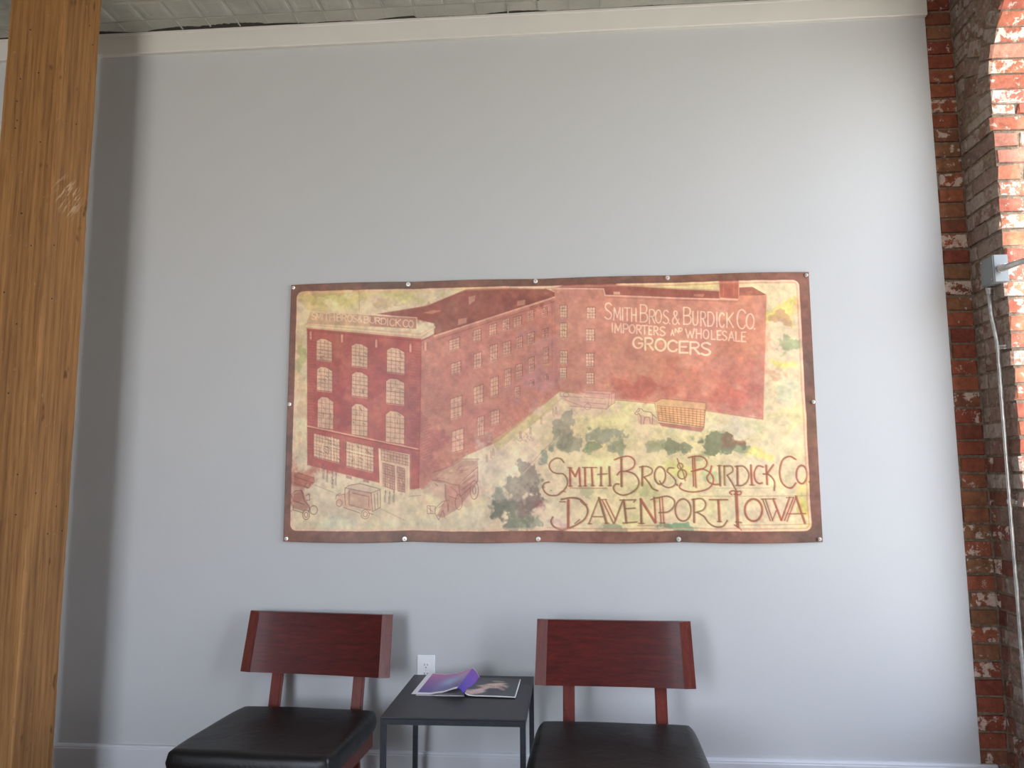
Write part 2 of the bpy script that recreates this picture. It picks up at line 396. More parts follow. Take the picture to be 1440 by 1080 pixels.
# arch rings: bricks on edge round the opening
nr = 17
for ring in range(2):
    r0_, r1_ = RA + ring * .113, RA + ring * .113 + .103
    for k in range(nr):
        th = (k + .5) / nr * math.pi * .62 + ring * .045
        rm = (r0_ + r1_) / 2; wdt = (math.pi * .62 * rm) / nr - J
        cy, cz = YA - RA + rm * math.cos(th), ZS + rm * math.sin(th)
        if cz > ZC - .02 or cy > 0: continue
        for d_ in range(2 if ring == 0 else 1):
            xa = XR + d_ * .205 + random.uniform(-.003, .003)
            brick(xa, xa + .195, cy - .0515, cy + .0515, cz - wdt / 2, cz + wdt / 2, 'brick_corner' if ring == 0 else 'brick_grey', wall_right, rotx=th)

# arched window in the opening
bm = bmesh.new(); xw0, xw1 = XR + DEP - .09, XR + DEP - .04
def arch_pts(r, n=24): return [(YA - RA + r * math.cos(math.pi * k / n), ZS + r * math.sin(math.pi * k / n)) for k in range(n + 1)]
A, B = arch_pts(RA), arch_pts(RA - .05)
for i in range(24): yz_prism(bm, [A[i], A[i + 1], B[i + 1], B[i]], xw0, xw1)
yz_prism(bm, [(YA, SILL), (YA, ZS), (YA - .05, ZS), (YA - .05, SILL)], xw0, xw1)
yz_prism(bm, [(YB, SILL), (YB + .05, SILL), (YB + .05, ZS), (YB, ZS)], xw0, xw1)
yz_prism(bm, [(YA - .05, SILL), (YA - .05, SILL + .06), (YB + .05, SILL + .06), (YB + .05, SILL)], xw0, xw1)
yz_prism(bm, [(YA - .05, 1.95), (YA - .05, 1.99), (YB + .05, 1.99), (YB + .05, 1.95)], xw0, xw1)
bmesh.ops.recalc_face_normals(bm, faces=bm.faces[:])
w1 = struct(link('window_1', bm_mesh(bm), M['crown']))
bm = bmesh.new(); pl = [(YA - .04, SILL + .05), (YA - .04, ZS)] + arch_pts(RA - .045)[1:-1] + [(YB + .04, ZS), (YB + .04, SILL + .05)]
yz_prism(bm, pl, xw0 + .02, xw0 + .026); bmesh.ops.recalc_face_normals(bm, faces=bm.faces[:])
link('pane', bm_mesh(bm), M['dim_glass'], w1)
box('window_sill', XR - .03, xw0, YB + .004, YA - .006, SILL + .002, SILL + .035, M['crown'], w1, bev=.005)
P = D.lights.new('portal', 'AREA'); P.shape = 'RECTANGLE'; P.size = 2 * RA; P.size_y = ZS + RA - SILL; P.cycles.is_portal = True
po = D.objects.new('daylight_portal', P); COL.objects.link(po); po.location = (XR + DEP - .03, YA - RA, (ZS + RA + SILL) / 2)
po.rotation_euler = Vector((-1, 0, 0)).to_track_quat('-Z', 'Z').to_euler()

# crown board, cap and baseboard
def profile_x(name, prof, x0, x1, mat, kind=True, parent=None, n=1):
    bm = bmesh.new(); rows = []
    for k in range(n + 1):
        x = x0 + (x1 - x0) * k / n; rows.append([bm.verts.new((x, y, z)) for y, z in prof])
    m_ = len(prof)
    for A_, B_ in zip(rows, rows[1:]):
        for i in range(m_): bm.faces.new((A_[i], A_[(i + 1) % m_], B_[(i + 1) % m_], B_[i]))
    bm.faces.new(rows[0]); bm.faces.new(rows[-1][::-1]); bmesh.ops.recalc_face_normals(bm, faces=bm.faces[:])
    o = link(name, bm_mesh(bm), mat, parent)
    if kind: struct(o)
    return o
zc0 = 2.444 + ZW
profile_x('trim_1', [(0, zc0), (-.022, zc0), (-.025, zc0 + .004), (-.025, zc0 + .098), (-.027, zc0 + .102), (-.028, zc0 + .1145), (0, zc0 + .1145)], XL, XG + .002, M['crown'])
zb = -.915 + ZW
profile_x('baseboard_back', [(0, 0), (-.022, 0), (-.022, zb - .016), (-.019, zb - .012), (-.0195, zb - .008), (-.014, zb), (0, zb)], XL, XG + .06, M['baseboard'])

# pressed tin ceiling: panels of raised squares, a ragged border strip, seam beads
ceil = D.objects['ceiling']
TS = .150; YT = -.125
bm = bmesh.new()
NX = int((XR - XL) / .012); prev = None
def bump_(x, a, b): return max(0, math.sin(math.pi * (x - a) / (b - a))) ** .5 if a < x < b else 0
for k in range(NX + 1):
    x = XL + (XR - XL) * k / NX
    g = noise.noise(Vector((x * 3.1, 0, 0))) + .5 * noise.noise(Vector((x * 17, 3, 0))) + .4 * noise.noise(Vector((x * 60, 5, 0)))
    ye = -.036 - .012 * max(0, g) - (.060 * max(0, noise.noise(Vector((x * 2.2 + 9, 1, 0))) + .15) if x < .6 else 0)
    ye -= (.020 + .010 * noise.noise(Vector((x * 40, 2, 0)))) * (bump_(x, -.78, -.50) + 1.2 * bump_(x, -.50, -.16)) + .010 * bump_(x, .95, 1.25)
    cur = [bm.verts.new((x, ye, ZC)), bm.verts.new((x, YT + .003, ZC - .003)), bm.verts.new((x, ye, ZC + .003)), bm.verts.new((x, YT + .003, ZC + .003))]
    if prev:
        bm.faces.new((prev[0], cur[0], cur[1], prev[1])); bm.faces.new((prev[0], prev[2], cur[2], cur[0])); bm.faces.new((prev[1], cur[1], cur[3], prev[3]))
    prev = cur
bmesh.ops.recalc_face_normals(bm, faces=bm.faces[:])
link('border_strip', bm_mesh(bm), M['tin'], ceil)
def tin_panel_mesh(n):
    bm = bmesh.new(); s = TS
    for i in range(n):
        for j in range(n):
            x0, y0 = i * s, -j * s
            R_ = [[(0.000, 0), (.004, .0025), (.009, -.0008), (.016, -.002), (.034, -.002), (.040, -.0004)][q] for q in range(6)]
            prev = None
            for off, dz in R_:
                cur = [bm.verts.new((x0 + off, y0 - off, dz)), bm.verts.new((x0 + s - off, y0 - off, dz)), bm.verts.new((x0 + s - off, y0 - s + off, dz)), bm.verts.new((x0 + off, y0 - s + off, dz))]
                if prev:
                    for q in range(4): bm.faces.new((prev[q], prev[(q + 1) % 4], cur[(q + 1) % 4], cur[q]))
                prev = cur
            bm.faces.new(prev)
    for fc in bm.faces:
        if fc.normal.z > 0: fc.normal_flip()
    bmesh.ops.recalc_face_normals(bm, faces=bm.faces[:])
    return bm_mesh(bm, 'tin_panel')
tp = tin_panel_mesh(4); tp.materials.append(M['tin'])
px0 = -.588 - TS * 4 * 6
k = 0
while px0 + k * .6 < XR - .5:
    for j in range(11):
        o = D.objects.new('tin_panel', tp); COL.objects.link(o); o.parent = ceil; o.location = (px0 + k * .6, YT - .6 * j, ZC)
    k += 1
x = px0 + k * .6
tn = tin_panel_mesh(1); tn.materials.append(M['tin'])
# thin seam beads running to the wall over the border strip
bm = bmesh.new(); xx = px0
while xx < XR - .02:
    add_box(bm, xx - .003, xx + .003, YT - .002, -.045 - random.uniform(0, .02), ZC - .006, ZC - .001); xx += TS
add_box(bm, XL, XR, YT - .002, YT + .002, ZC - .0045, ZC + .002)
link('seam_bead', bm_mesh(bm), M['tin'], ceil)

# ------------------------------------------------------------------ timber post on the left
XP, YP, WP = -.822, -.60, .25
post = empty('timber_post', (XP - WP / 2, YP + WP / 2, 0), 'square rough-sawn pine timber post rising to the ceiling at left', 'post')
bm = bmesh.new(); NZ = 120; rows = []
for k in range(NZ + 1):
    z = (ZC - .004) * k / NZ; row = []
    for ci, (sx_, sy_) in enumerate(((1, -1), (1, 1), (-1, 1), (-1, -1))):
        ch = .004 + .012 * max(0, noise.noise(Vector((z * 1.7, ci * 5, 2)))) + .006 * abs(noise.noise(Vector((z * 9, ci * 3, 7))))
        h = WP / 2
        jx_ = .0016 * noise.noise(Vector((z * 4, ci, 0)))
        c1_, c2_ = (sx_ * (h + jx_), sy_ * (h - ch)), (sx_ * (h - ch), sy_ * (h + jx_))
        order = [c2_, c1_] if (sx_ * sy_ < 0) else [c1_, c2_]
        row += [bm.verts.new((a_, b_, z)) for a_, b_ in order]
    rows.append(row)
for A_, B_ in zip(rows, rows[1:]):
    for i in range(8): bm.faces.new((A_[i], A_[(i + 1) % 8], B_[(i + 1) % 8], B_[i]))
bm.faces.new(rows[0][::-1]); bm.faces.new(rows[-1]); bmesh.ops.recalc_face_normals(bm, faces=bm.faces[:])
link('shaft', bm_mesh(bm), M['pine'], post)
# nail heads and staples left in the timber
nm = tube_mesh([(0, .004, 0), (0, -.0015, 0)], .0032, 8)
nm.materials.append(M['slot'])
random.seed(21)
for k in range(26):
    z = random.uniform(.9, 3.5)
    if k % 3 == 0: loc, rz = (WP / 2, random.uniform(-.1, .1), z), math.pi / 2
    else: loc, rz = (random.uniform(-.1, .11), -WP / 2, z), 0
    o = D.objects.new('nail', nm); COL.objects.link(o); o.parent = post; o.location = loc; o.rotation_euler.z = rz

# ------------------------------------------------------------------ wall outlet
ox, oz = .675, -.5665 + ZW
outlet = empty('wall_outlet', (ox, 0, oz), 'white duplex electrical outlet on the grey wall behind the side table', 'outlet')
box('cover_plate', -.040, .040, -.006, 0, -.0635, .0635, M['plate'], outlet, bev=.0025)
for s in (-1, 1):
    bm = bmesh.new(); n = 20; A_ = []; B_ = []
    for k in range(n):
        a_ = 2 * math.pi * k / n; x_ = .0172 * math.cos(a_); z_ = max(-.0125, min(.0125, .0172 * math.sin(a_)))
        A_.append(bm.verts.new((x_, -.0085, s * .0195 + z_))); B_.append(bm.verts.new((x_, -.005, s * .0195 + z_)))
    bm.faces.new(A_); 
    for k in range(n): bm.faces.new((A_[k], B_[k], B_[(k + 1) % n], A_[(k + 1) % n]))
    bmesh.ops.recalc_face_normals(bm, faces=bm.faces[:])
    rc = link('receptacle', bm_mesh(bm), M['plate'], outlet)
    for x_, h_ in ((-.0064, .0042), (.0064, .0034)):
        box('slot', x_ - .0012, x_ + .0012, -.0091, -.0084, s * .0195 + .0035 - h_, s * .0195 + .0035 + h_, M['slot'], rc)
    box('ground_hole', -.0022, .0022, -.0091, -.0084, s * .0195 - .0105, s * .0195 - .006, M['slot'], rc, bev=.0003)
link('plate_screw', tube_mesh([(0, -.005, 0), (0, -.0075, 0)], .003, 10), M['nickel'], outlet)

# ------------------------------------------------------------------ junction box and conduit
jb = empty('junction_box', (XR, -.221, 1.148 + ZW), 'grey steel electrical junction box on the brick beside the arched window', 'junction box')
box('box_body', -.052, .006, -.05, .05, -.058, .058, M['boxsteel'], jb, bev=.003)
box('box_cover', -.056, -.0525, -.048, .048, -.056, .056, M['boxsteel'], jb, bev=.0012)
for s in (-1, 1):
    link('cover_screw', tube_mesh([(-.0555, s * .036, s * .044), (-.0585, s * .036, s * .044)], .004, 10), M['nickel'], jb)
cd = empty('conduit', (XR, -.178, 0), 'thin steel conduit pipe running down the brick below the junction box', 'conduit')
yo = .178
zt_ = 1.090 + ZW
link('pipe', tube_mesh([(-.026, -.170 + yo, zt_ - .004), (-.026, -.170 + yo, zt_ - .08), (-.025, -.174 + yo, zt_ - .14), (-.020, -.184 + yo, zt_ - .22), (-.018, -.187 + yo, zt_ - .27), (-.018, -.185 + yo, zt_ - .4), (-.018, -.178 + yo, .6), (-.018, -.172 + yo, .004)], .0085, 16), M['steel'], cd)
link('connector', tube_mesh([(-.026, -.170 + yo, zt_ - .001), (-.026, -.170 + yo, zt_ - .012), (-.026, -.170 + yo, zt_ - .013), (-.026, -.170 + yo, zt_ - .03)], [.015, .015, .012, .012], 12), M['steel'], cd)
for z_ in (zt_ - .265, .18 + ZW, .70):
    bm = bmesh.new(); n = 12
    yy = {0: -.187, 1: -.180, 2: -.178}[[zt_ - .265, .18 + ZW, .70].index(z_)] + yo
    P0 = [(-.018 - .011 * math.cos(math.pi * (k / n - .5)), yy + .011 * math.sin(math.pi * (k / n - .5))) for k in range(n + 1)]
    P0 = [(-.0005, yy - .030)] + [(-.0005, yy - .0125)] + P0 + [(-.0005, yy + .0125)]
    A_ = [bm.verts.new((x_, y_, z_ - .009)) for x_, y_ in P0]; B_ = [bm.verts.new((x_, y_, z_ + .009)) for x_, y_ in P0]
    for k in range(len(P0) - 1): bm.faces.new((A_[k], A_[k + 1], B_[k + 1], B_[k]))
    st = link('strap', bm_mesh(bm), M['steel'], cd); sm = st.modifiers.new('s', 'SOLIDIFY'); sm.thickness = .0016; sm.offset = 1
    link('strap_screw', tube_mesh([(-.001, yy - .024, z_), (-.006, yy - .024, z_)], .0042, 8), M['nickel'], st)
fc_ = empty('flexible_conduit', (XR, -.272, 1.145 + ZW), 'ribbed silver cable conduit leaving the junction box toward the window', 'conduit')
pts = []; rr = []
for k in range(70):
    s = k / 69
    bx_ = lambda a, b, c, d: a * (1 - s) ** 3 + 3 * b * s * (1 - s) ** 2 + 3 * c * s * s * (1 - s) + d * s ** 3
    pts.append((bx_(-.026, -.024, .0, DEP - .088), bx_(-.012, -.20, -.46, -.50), bx_(-.004, -.012, -.03, -.04))); rr.append(.0098 if k % 2 else .0135)
link('ribbed_pipe', tube_mesh(pts, rr, 14), M['steel'], fc_)
link('coupling', tube_mesh([(-.026, .0, 0), (-.026, -.006, 0), (-.026, -.007, 0), (-.026, -.024, 0), (-.026, -.025, 0), (-.026, -.036, -.001)], [.018, .018, .015, .015, .0135, .0135], 8), M['nickel'], fc_)

# ------------------------------------------------------------------ printing canvas (for the banner and the magazine)
def fbm(w, h, cells, octaves=5, seed=0, gain=.55, ax=1.0):
    r = np.random.default_rng(seed); out = np.zeros((h, w), np.float32); amp = 1; tot = 0
    for o_ in range(octaves):
        c = cells * 2 ** o_; gh = max(2, int(c * h / w)) + 2; gw = max(2, int(c * ax)) + 2
        g = r.random((gh, gw)).astype(np.float32)
        yy = np.linspace(0, gh - 1.001, h); xx = np.linspace(0, gw - 1.001, w)
        yi = yy.astype(int); xi = xx.astype(int); fy = (yy - yi)[:, None]; fx = (xx - xi)[None]
        fy = fy * fy * (3 - 2 * fy); fx = fx * fx * (3 - 2 * fx)
        a = g[yi][:, xi]; b = g[yi][:, xi + 1]; c_ = g[yi + 1][:, xi]; d_ = g[yi + 1][:, xi + 1]
        out += amp * (a * (1 - fy) * (1 - fx) + b * (1 - fy) * fx + c_ * fy * (1 - fx) + d_ * fy * fx); tot += amp; amp *= gain
    return out / tot
def homog(src, dst):
    A = []
    for (x, y), (u, v) in zip(src, dst):
        A.append([x, y, 1, 0, 0, 0, -u * x, -u * y, -u]); A.append([0, 0, 0, x, y, 1, -v * x, -v * y, -v])
    return np.linalg.svd(np.array(A, float))[2][-1].reshape(3, 3)
class Canvas:
    def __init__(s, w, h, base, H=None):
        s.w, s.h, s.H = w, h, H
        s.c = np.ones((h, w, 3), np.float32) * np.array(base, np.float32)
        s.X, s.Y = np.meshgrid(np.arange(w, dtype=np.float32), np.arange(h, dtype=np.float32))
        s.n1 = fbm(w, h, 40, 3, 5)
    def T(s, pts):
        p = np.array(pts, float)
        if s.H is None: return p
        q = np.c_[p, np.ones(len(p))] @ s.H.T; return q[:, :2] / q[:, 2:]
    def blend(s, sl, m, col):
        m = m[..., None]; s.c[sl] = s.c[sl] * (1 - m) + np.array(col, np.float32) * m
    def bb(s, P, pad):
        x0 = max(0, int(P[:, 0].min() - pad)); x1 = min(s.w, int(P[:, 0].max() + pad) + 2)
        y0 = max(0, int(P[:, 1].min() - pad)); y1 = min(s.h, int(P[:, 1].max() + pad) + 2)
        return (slice(y0, y1), slice(x0, x1))
    def stroke(s, pts, width=1.4, col=(120, 80, 60), a=.8, soft=.6, raw=False):
        P = np.array(pts, float) if raw else s.T(pts); sl = s.bb(P, width + 2)
        X, Y = s.X[sl], s.Y[sl]
        if X.size == 0: return
        d = np.full(X.shape, 1e9, np.float32)
        for (x0, y0), (x1, y1) in zip(P, P[1:]):
            vx, vy = x1 - x0, y1 - y0; L = vx * vx + vy * vy + 1e-9
            t_ = np.clip(((X - x0) * vx + (Y - y0) * vy) / L, 0, 1)
            d = np.minimum(d, (X - x0 - t_ * vx) ** 2 + (Y - y0 - t_ * vy) ** 2)
        d = np.sqrt(d); m = np.clip((width / 2 + soft - d) / (2 * soft) , 0, 1) * a
        s.blend(sl, m, col)
    def curve(s, pts, *a_, **k_): s.stroke(smooth(pts), *a_, **k_)
    def fill(s, pts, col, a=1., tex=0., soft=.8, tint=None):
        P = s.T(pts); sl = s.bb(P, 2); X, Y = s.X[sl], s.Y[sl]
        ins = np.zeros(X.shape, bool); d = np.full(X.shape, 1e9, np.float32); n = len(P)
        for i in range(n):
            x0, y0 = P[i]; x1, y1 = P[(i + 1) % n]
            if y0 != y1:
                cnd = ((y0 > Y) != (y1 > Y)) & (X < (x1 - x0) * (Y - y0) / (y1 - y0) + x0); ins ^= cnd
            vx, vy = x1 - x0, y1 - y0; L = vx * vx + vy * vy + 1e-9
            t_ = np.clip(((X - x0) * vx + (Y - y0) * vy) / L, 0, 1)
            d = np.minimum(d, (X - x0 - t_ * vx) ** 2 + (Y - y0 - t_ * vy) ** 2)
        d = np.sqrt(d); sd_ = np.where(ins, d, -d); m = np.clip(sd_ / (2 * soft) + .5, 0, 1)
        if tex: m = m * np.clip(1 - tex + 2 * tex * (s.n1[sl] - .0), 0, 1)
        s.blend(sl, m * a, col)
    def blob(s, cx, cy, rx, ry, col, a=.6, seed=1, thr=.45, k=5., cells=24, ang=0):
        C_ = s.T([(cx, cy)])[0]; sc = s.w / 745. if s.H is not None else 1
        rx, ry = rx * sc, ry * sc
        key = (cells, seed % 4)
        if key not in NZC: NZC[key] = fbm(s.w, s.h, cells, 4, 100 + seed % 4 * 7 + cells)
        x = s.X - C_[0] + (WX[:s.h, :s.w] - .5) * rx * 2.2; y = s.Y - C_[1] + (WY[:s.h, :s.w] - .5) * ry * 2.6; q = np.sqrt((x / rx) ** 2 + (y / ry) ** 2)
        m = np.clip(1.25 - q, 0, 1) * 1.2; m = np.clip((m * (.35 + NZC[key]) - thr) * k, 0, 1) * a
        s.blend((slice(None), slice(None)), m, col)
NZC = {}
WX, WY = fbm(980, 490, 34, 4, 71, .65), fbm(980, 490, 34, 4, 72, .65)
def smooth(pts, n=6):
    P = [np.array(p, float) for p in pts]; P = [2 * P[0] - P[1]] + P + [2 * P[-1] - P[-2]]; out = []
    for i in range(1, len(P) - 2):
        for k_ in range(n):
            t_ = k_ / n; a_, b_, c_, d_ = P[i - 1:i + 3]
            out.append(.5 * (2 * b_ + (c_ - a_) * t_ + (2 * a_ - 5 * b_ + 4 * c_ - d_) * t_ ** 2 + (3 * b_ - a_ - 3 * c_ + d_) * t_ ** 3))
    out.append(P[-2]); return out
def ell(cx, cy, rx, ry, a0=0, a1=360, n=20):
    return [(cx + rx * math.cos(math.radians(a0 + (a1 - a0) * k_ / n)), cy + ry * math.sin(math.radians(a0 + (a1 - a0) * k_ / n))) for k_ in range(n + 1)]

# single stroke capitals in a unit box, y down
def arcu(cx, cy, rx, ry, a0, a1, n=9): return ell(cx, cy, rx, ry, a0, a1, n)
G = {
 'A': [[(0, 1), (.5, 0), (1, 1)], [(.2, .65), (.8, .65)]],
 'B': [[(0, 0), (0, 1)], [(0, 0)] + arcu(.5, .24, .4, .24, -90, 90) + [(0, .48)], [(0, .48)] + arcu(.5, .74, .5, .26, -90, 90) + [(0, 1)]],
 'C': [arcu(.55, .5, .55, .5, -40, -320, 14)],
 'D': [[(0, 0), (0, 1)], [(0, 0)] + arcu(.4, .5, .6, .5, -90, 90, 12) + [(0, 1)]],
 'E': [[(1, 0), (0, 0), (0, 1), (1, 1)], [(0, .48), (.8, .48)]],
 'G': [arcu(.52, .5, .52, .5, -40, -340, 14) + [(1, .55), (.6, .55)]],
 'H': [[(0, 0), (0, 1)], [(1, 0), (1, 1)], [(0, .5), (1, .5)]],
 'I': [[(.5, 0), (.5, 1)]],
 'K': [[(0, 0), (0, 1)], [(1, 0), (0, .55)], [(.25, .42), (1, 1)]],
 'L': [[(0, 0), (0, 1), (1, 1)]],
 'M': [[(0, 1), (.08, 0), (.5, .8), (.92, 0), (1, 1)]],
 'N': [[(0, 1), (0, 0), (1, 1), (1, 0)]],
 'O': [arcu(.5, .5, .5, .5, 0, 360, 18)],
 'P': [[(0, 1), (0, 0)] + arcu(.5, .27, .5, .27, -90, 90) + [(0, .54)]],
 'R': [[(0, 1), (0, 0)] + arcu(.5, .25, .45, .25, -90, 90) + [(0, .5)], [(.4, .5), (1, 1)]],
 'S': [smooth([(.95, .12), (.6, 0), (.2, .06), (.05, .25), (.3, .43), (.7, .55), (.97, .75), (.8, .95), (.4, 1), (.02, .88)], 3)],
 'T': [[(0, 0), (1, 0)], [(.5, 0), (.5, 1)]],
 'U': [[(0, 0), (0, .7)] + arcu(.5, .7, .5, .3, 180, 0) + [(1, 0)]],
 'W': [[(0, 0), (.27, 1), (.5, .25), (.73, 1), (1, 0)]],
 '.': [[(.4, .97), (.6, 1)]],
 '&': [smooth([(1, 1), (.3, .3), (.4, .03), (.7, .1), (.6, .35), (.1, .65), (.15, .95), (.55, 1), (.95, .6)], 3)],
}
def glyphs(cv, items, o, s, width, col, a=.85, soft=.6, slope=0.0):
    for ch, x0, x1, y0, y1 in items:
        if ch == 'I' and x1 - x0 < 6: x0 -= 5; x1 += 5
        for st_ in G[ch]:
            cv.stroke([(o[0] + (x0 + (x1 - x0) * u) / s, o[1] + (y0 + (y1 - y0) * v + slope * u * (x1 - x0)) / s) for u, v in st_], width, col, a, soft)

# ---- banner artwork; drawing coordinates were read off the photograph and are mapped flat onto the sheet
BW, BH = 2.44, 1.22
GW, GH = 980, 490
Hm = homog([(409, 402), (1137, 382), (1156, 762), (401, 762)], [(0, 0), (GW - 1, 0), (GW - 1, GH - 1), (0, GH - 1)])
cv = Canvas(GW, GH, (226, 201, 168), Hm)
nA, nB, nC_, nD_ = fbm(GW, GH, 7, 4, 1), fbm(GW, GH, 12, 5, 2), fbm(GW, GH, 60, 3, 3), fbm(GW, GH, 9, 4, 9)
full = (slice(None), slice(None))
cv.blend(full, np.clip((nA - .5) * 4, 0, 1) * .45, (226, 212, 150))
cv.blend(full, np.clip((nB - .52) * 5, 0, 1) * .35, (226, 192, 178))
cv.blend(full, np.clip((nD_ - .56) * 6, 0, 1) * .12, (196, 202, 168))
# lower street paler
cv.blend(full, np.clip((cv.Y / GH - .62) * 3, 0, 1) * np.clip((.62 - cv.X / GW) * 4, 0, 1) * .55, (220, 198, 172))
# sky washes upper left, right side
RED, RED2, DRK, PALE = (202, 134, 118), (184, 112, 100), (126, 72, 62), (236, 208, 184)
for (x, y, rx, ry, c, a, sd_) in [
    (480, 418, 70, 16, (206, 186, 118), .6, 1), (570, 415, 60, 12, (214, 198, 128), .6, 2), (440, 425, 18, 40, (206, 172, 110), .5, 3), (650, 405, 60, 8, (222, 206, 130), .5, 1),
    (422, 500, 10, 50, (206, 176, 124), .6, 2), (420, 500, 14, 24, (170, 176, 120), .5, 3), (424, 560, 12, 60, (214, 166, 130), .5, 1), (470, 412, 40, 10, (184, 140, 100), .5, 3), (545, 428, 30, 10, (188, 150, 100), .4, 1),
    (1100, 440, 24, 22, (220, 205, 110), .7, 2), (1098, 450, 16, 14, (180, 120, 110), .5, 3), (1108, 486, 30, 14, (146, 156, 120), .7, 1), (1120, 430, 18, 14, (216, 170, 110), .5, 2),
    (1105, 512, 26, 12, (230, 212, 120), .7, 3), (1110, 550, 30, 22, (200, 206, 176), .5, 1), (1118, 590, 26, 20, (226, 210, 150), .5, 2), (950, 402, 80, 6, (230, 214, 150), .6, 1)]:
    cv.blob(x, y, rx, ry, c, a, sd_)
# right wing wall
cv.fill([(1038, 405), (1057, 404), (1078, 415), (1038, 420)], (150, 82, 72), .9, .2)
cv.fill([(779, 405), (798, 399), (865, 396.5), (866, 402), (1012, 410), (1012, 421), (851, 417), (848, 407)], (150, 80, 72), .9, .25)
cv.fill([(866, 399), (1010, 399), (1010, 407), (868, 402)], (226, 206, 152), .8, .2)
cv.fill([(775, 407), (848, 407), (851, 416.5), (1036, 422), (1040, 416), (1077, 416), (1072.5, 590), (992, 577), (922, 567), (865, 562), (790, 552), (775, 548)], RED, .97, .18)
# main side wall, roof
cv.fill([(531, 443), (600, 431), (656, 408), (713, 406), (770, 406.5), (779, 411), (779, 420), (610, 474), (610, 456), (585, 450)], (146, 80, 70), .95, .25)
cv.fill([(592, 478), (779, 419), (786, 552), (760, 574), (700, 622), (655, 642), (620, 664), (603, 686), (588, 692)], (194, 124, 112), .97, .2)
# front facade
cv.fill([(432, 463), (592, 477), (592, 560), (590, 691), (535, 680), (434, 655)], (178, 88, 80), .98, .15)
# watercolour variation over the red parts
for (x, y, rx, ry, c, a, sd_) in [
    (640, 560, 60, 70, (188, 122, 116), .35, 1), (760, 510, 50, 60, (190, 134, 134), .6, 2), (740, 540, 46, 30, (178, 122, 122), .4, 3), (600, 620, 30, 60, (158, 84, 86), .5, 1),
    (850, 480, 50, 50, (204, 138, 124), .5, 2), (1000, 540, 90, 40, (204, 116, 98), .4, 3), (1050, 470, 40, 60, (208, 132, 104), .5, 1), (930, 530, 60, 30, (200, 128, 110), .4, 2), (900, 545, 50, 18, (184, 92, 84), .5, 1), (1040, 560, 40, 22, (192, 94, 84), .4, 2),
    (480, 560, 40, 60, (156, 66, 66), .55, 3), (540, 520, 40, 50, (162, 74, 74), .4, 1), (455, 600, 20, 60, (182, 76, 66), .5, 2), (570, 600, 20, 70, (164, 90, 100), .5, 2), (510, 600, 30, 30, (184, 104, 90), .4, 1),
    (700, 425, 50, 14, (162, 96, 88), .5, 2), (600, 440, 30, 12, (150, 74, 60), .5, 3), (740, 425, 40, 12, (120, 66, 64), .5, 1), (800, 440, 30, 40, (206, 144, 128), .5, 3),
    (575, 560, 18, 100, (176, 104, 96), .4, 1), (625, 490, 30, 20, (206, 142, 122), .4, 3), (690, 490, 60, 25, (196, 134, 120), .4, 2)]:
    cv.blob(x, y, rx, ry, c, a, sd_, thr=.3, k=2.5)
# ground: road along the wall, garden wash
cv.fill([(590, 692), (620, 664), (700, 622), (786, 552), (800, 556), (780, 600), (740, 640), (640, 720), (560, 735), (540, 700)], (222, 194, 172), .55, .2)
cv.fill([(690, 622), (722, 600), (782, 556), (786, 570), (740, 604), (700, 634)], (196, 172, 124), .65, .3)
for (x, y, rx, ry, c, a, sd_) in [(690, 660, 60, 40, (222, 204, 184), .5, 1), (820, 575, 60, 14, (226, 190, 176), .6, 2), (1000, 600, 60, 14, (222, 206, 186), .5, 2), (640, 690, 50, 24, (204, 150, 138), .5, 3), (520, 715, 80, 20, (206, 176, 156), .35, 1), (425, 690, 30, 26, (176, 104, 88), .5, 3), (420, 665, 26, 18, (170, 92, 74), .6, 1), (600, 740, 120, 16, (214, 202, 178), .5, 2), (470, 735, 50, 14, (206, 202, 176), .5, 2)]:
    cv.blob(x, y, rx, ry, c, a, sd_, thr=.25, k=2.2)
# trees
tr_ = [(728, 700, 44, 42, (138, 124, 116), .62, 1), (716, 712, 30, 26, (108, 112, 98), .62, 2), (748, 706, 24, 20, (122, 100, 96), .55, 3), (704, 690, 18, 18, (126, 128, 116), .5, 1), (735, 735, 26, 12, (120, 124, 106), .5, 2), (757, 712, 12, 12, (160, 96, 92), .45, 3),
       (795, 600, 24, 22, (148, 140, 128), .6, 2), (785, 620, 18, 16, (132, 132, 116), .5, 3), (805, 625, 22, 12, (130, 128, 112), .5, 1), (765, 645, 10, 14, (128, 136, 126), .55, 2), (850, 612, 30, 20, (142, 142, 132), .55, 3), (870, 628, 22, 12, (128, 136, 110), .5, 1), (836, 632, 14, 12, (120, 136, 100), .5, 2),
       (945, 628, 26, 13, (120, 126, 98), .65, 3), (918, 630, 20, 12, (146, 148, 116), .5, 1), (1012, 626, 34, 17, (112, 116, 90), .72, 2), (1028, 622, 18, 12, (160, 100, 86), .5, 3), (1040, 634, 22, 10, (130, 140, 108), .5, 1), (985, 640, 26, 8, (140, 146, 108), .4, 2),
       (868, 744, 26, 10, (132, 134, 112), .6, 1), (955, 742, 34, 9, (106, 146, 112), .7, 3), (820, 690, 20, 12, (168, 164, 130), .4, 2), (905, 690, 24, 14, (176, 178, 120), .4, 1), (960, 660, 40, 16, (214, 204, 120), .45, 2), (1070, 640, 30, 12, (224, 206, 110), .5, 3), (1128, 720, 12, 30, (216, 202, 96), .65, 2), (1130, 690, 10, 24, (224, 206, 120), .5, 1), (1000, 670, 20, 12, (170, 190, 140), .4, 1), (1060, 600, 30, 10, (206, 204, 160), .4, 1), (775, 740, 20, 12, (200, 160, 150), .4, 2), (880, 660, 20, 10, (226, 180, 164), .4, 3)]
for q in tr_: cv.blob(*q, thr=.50, k=7, cells=70)
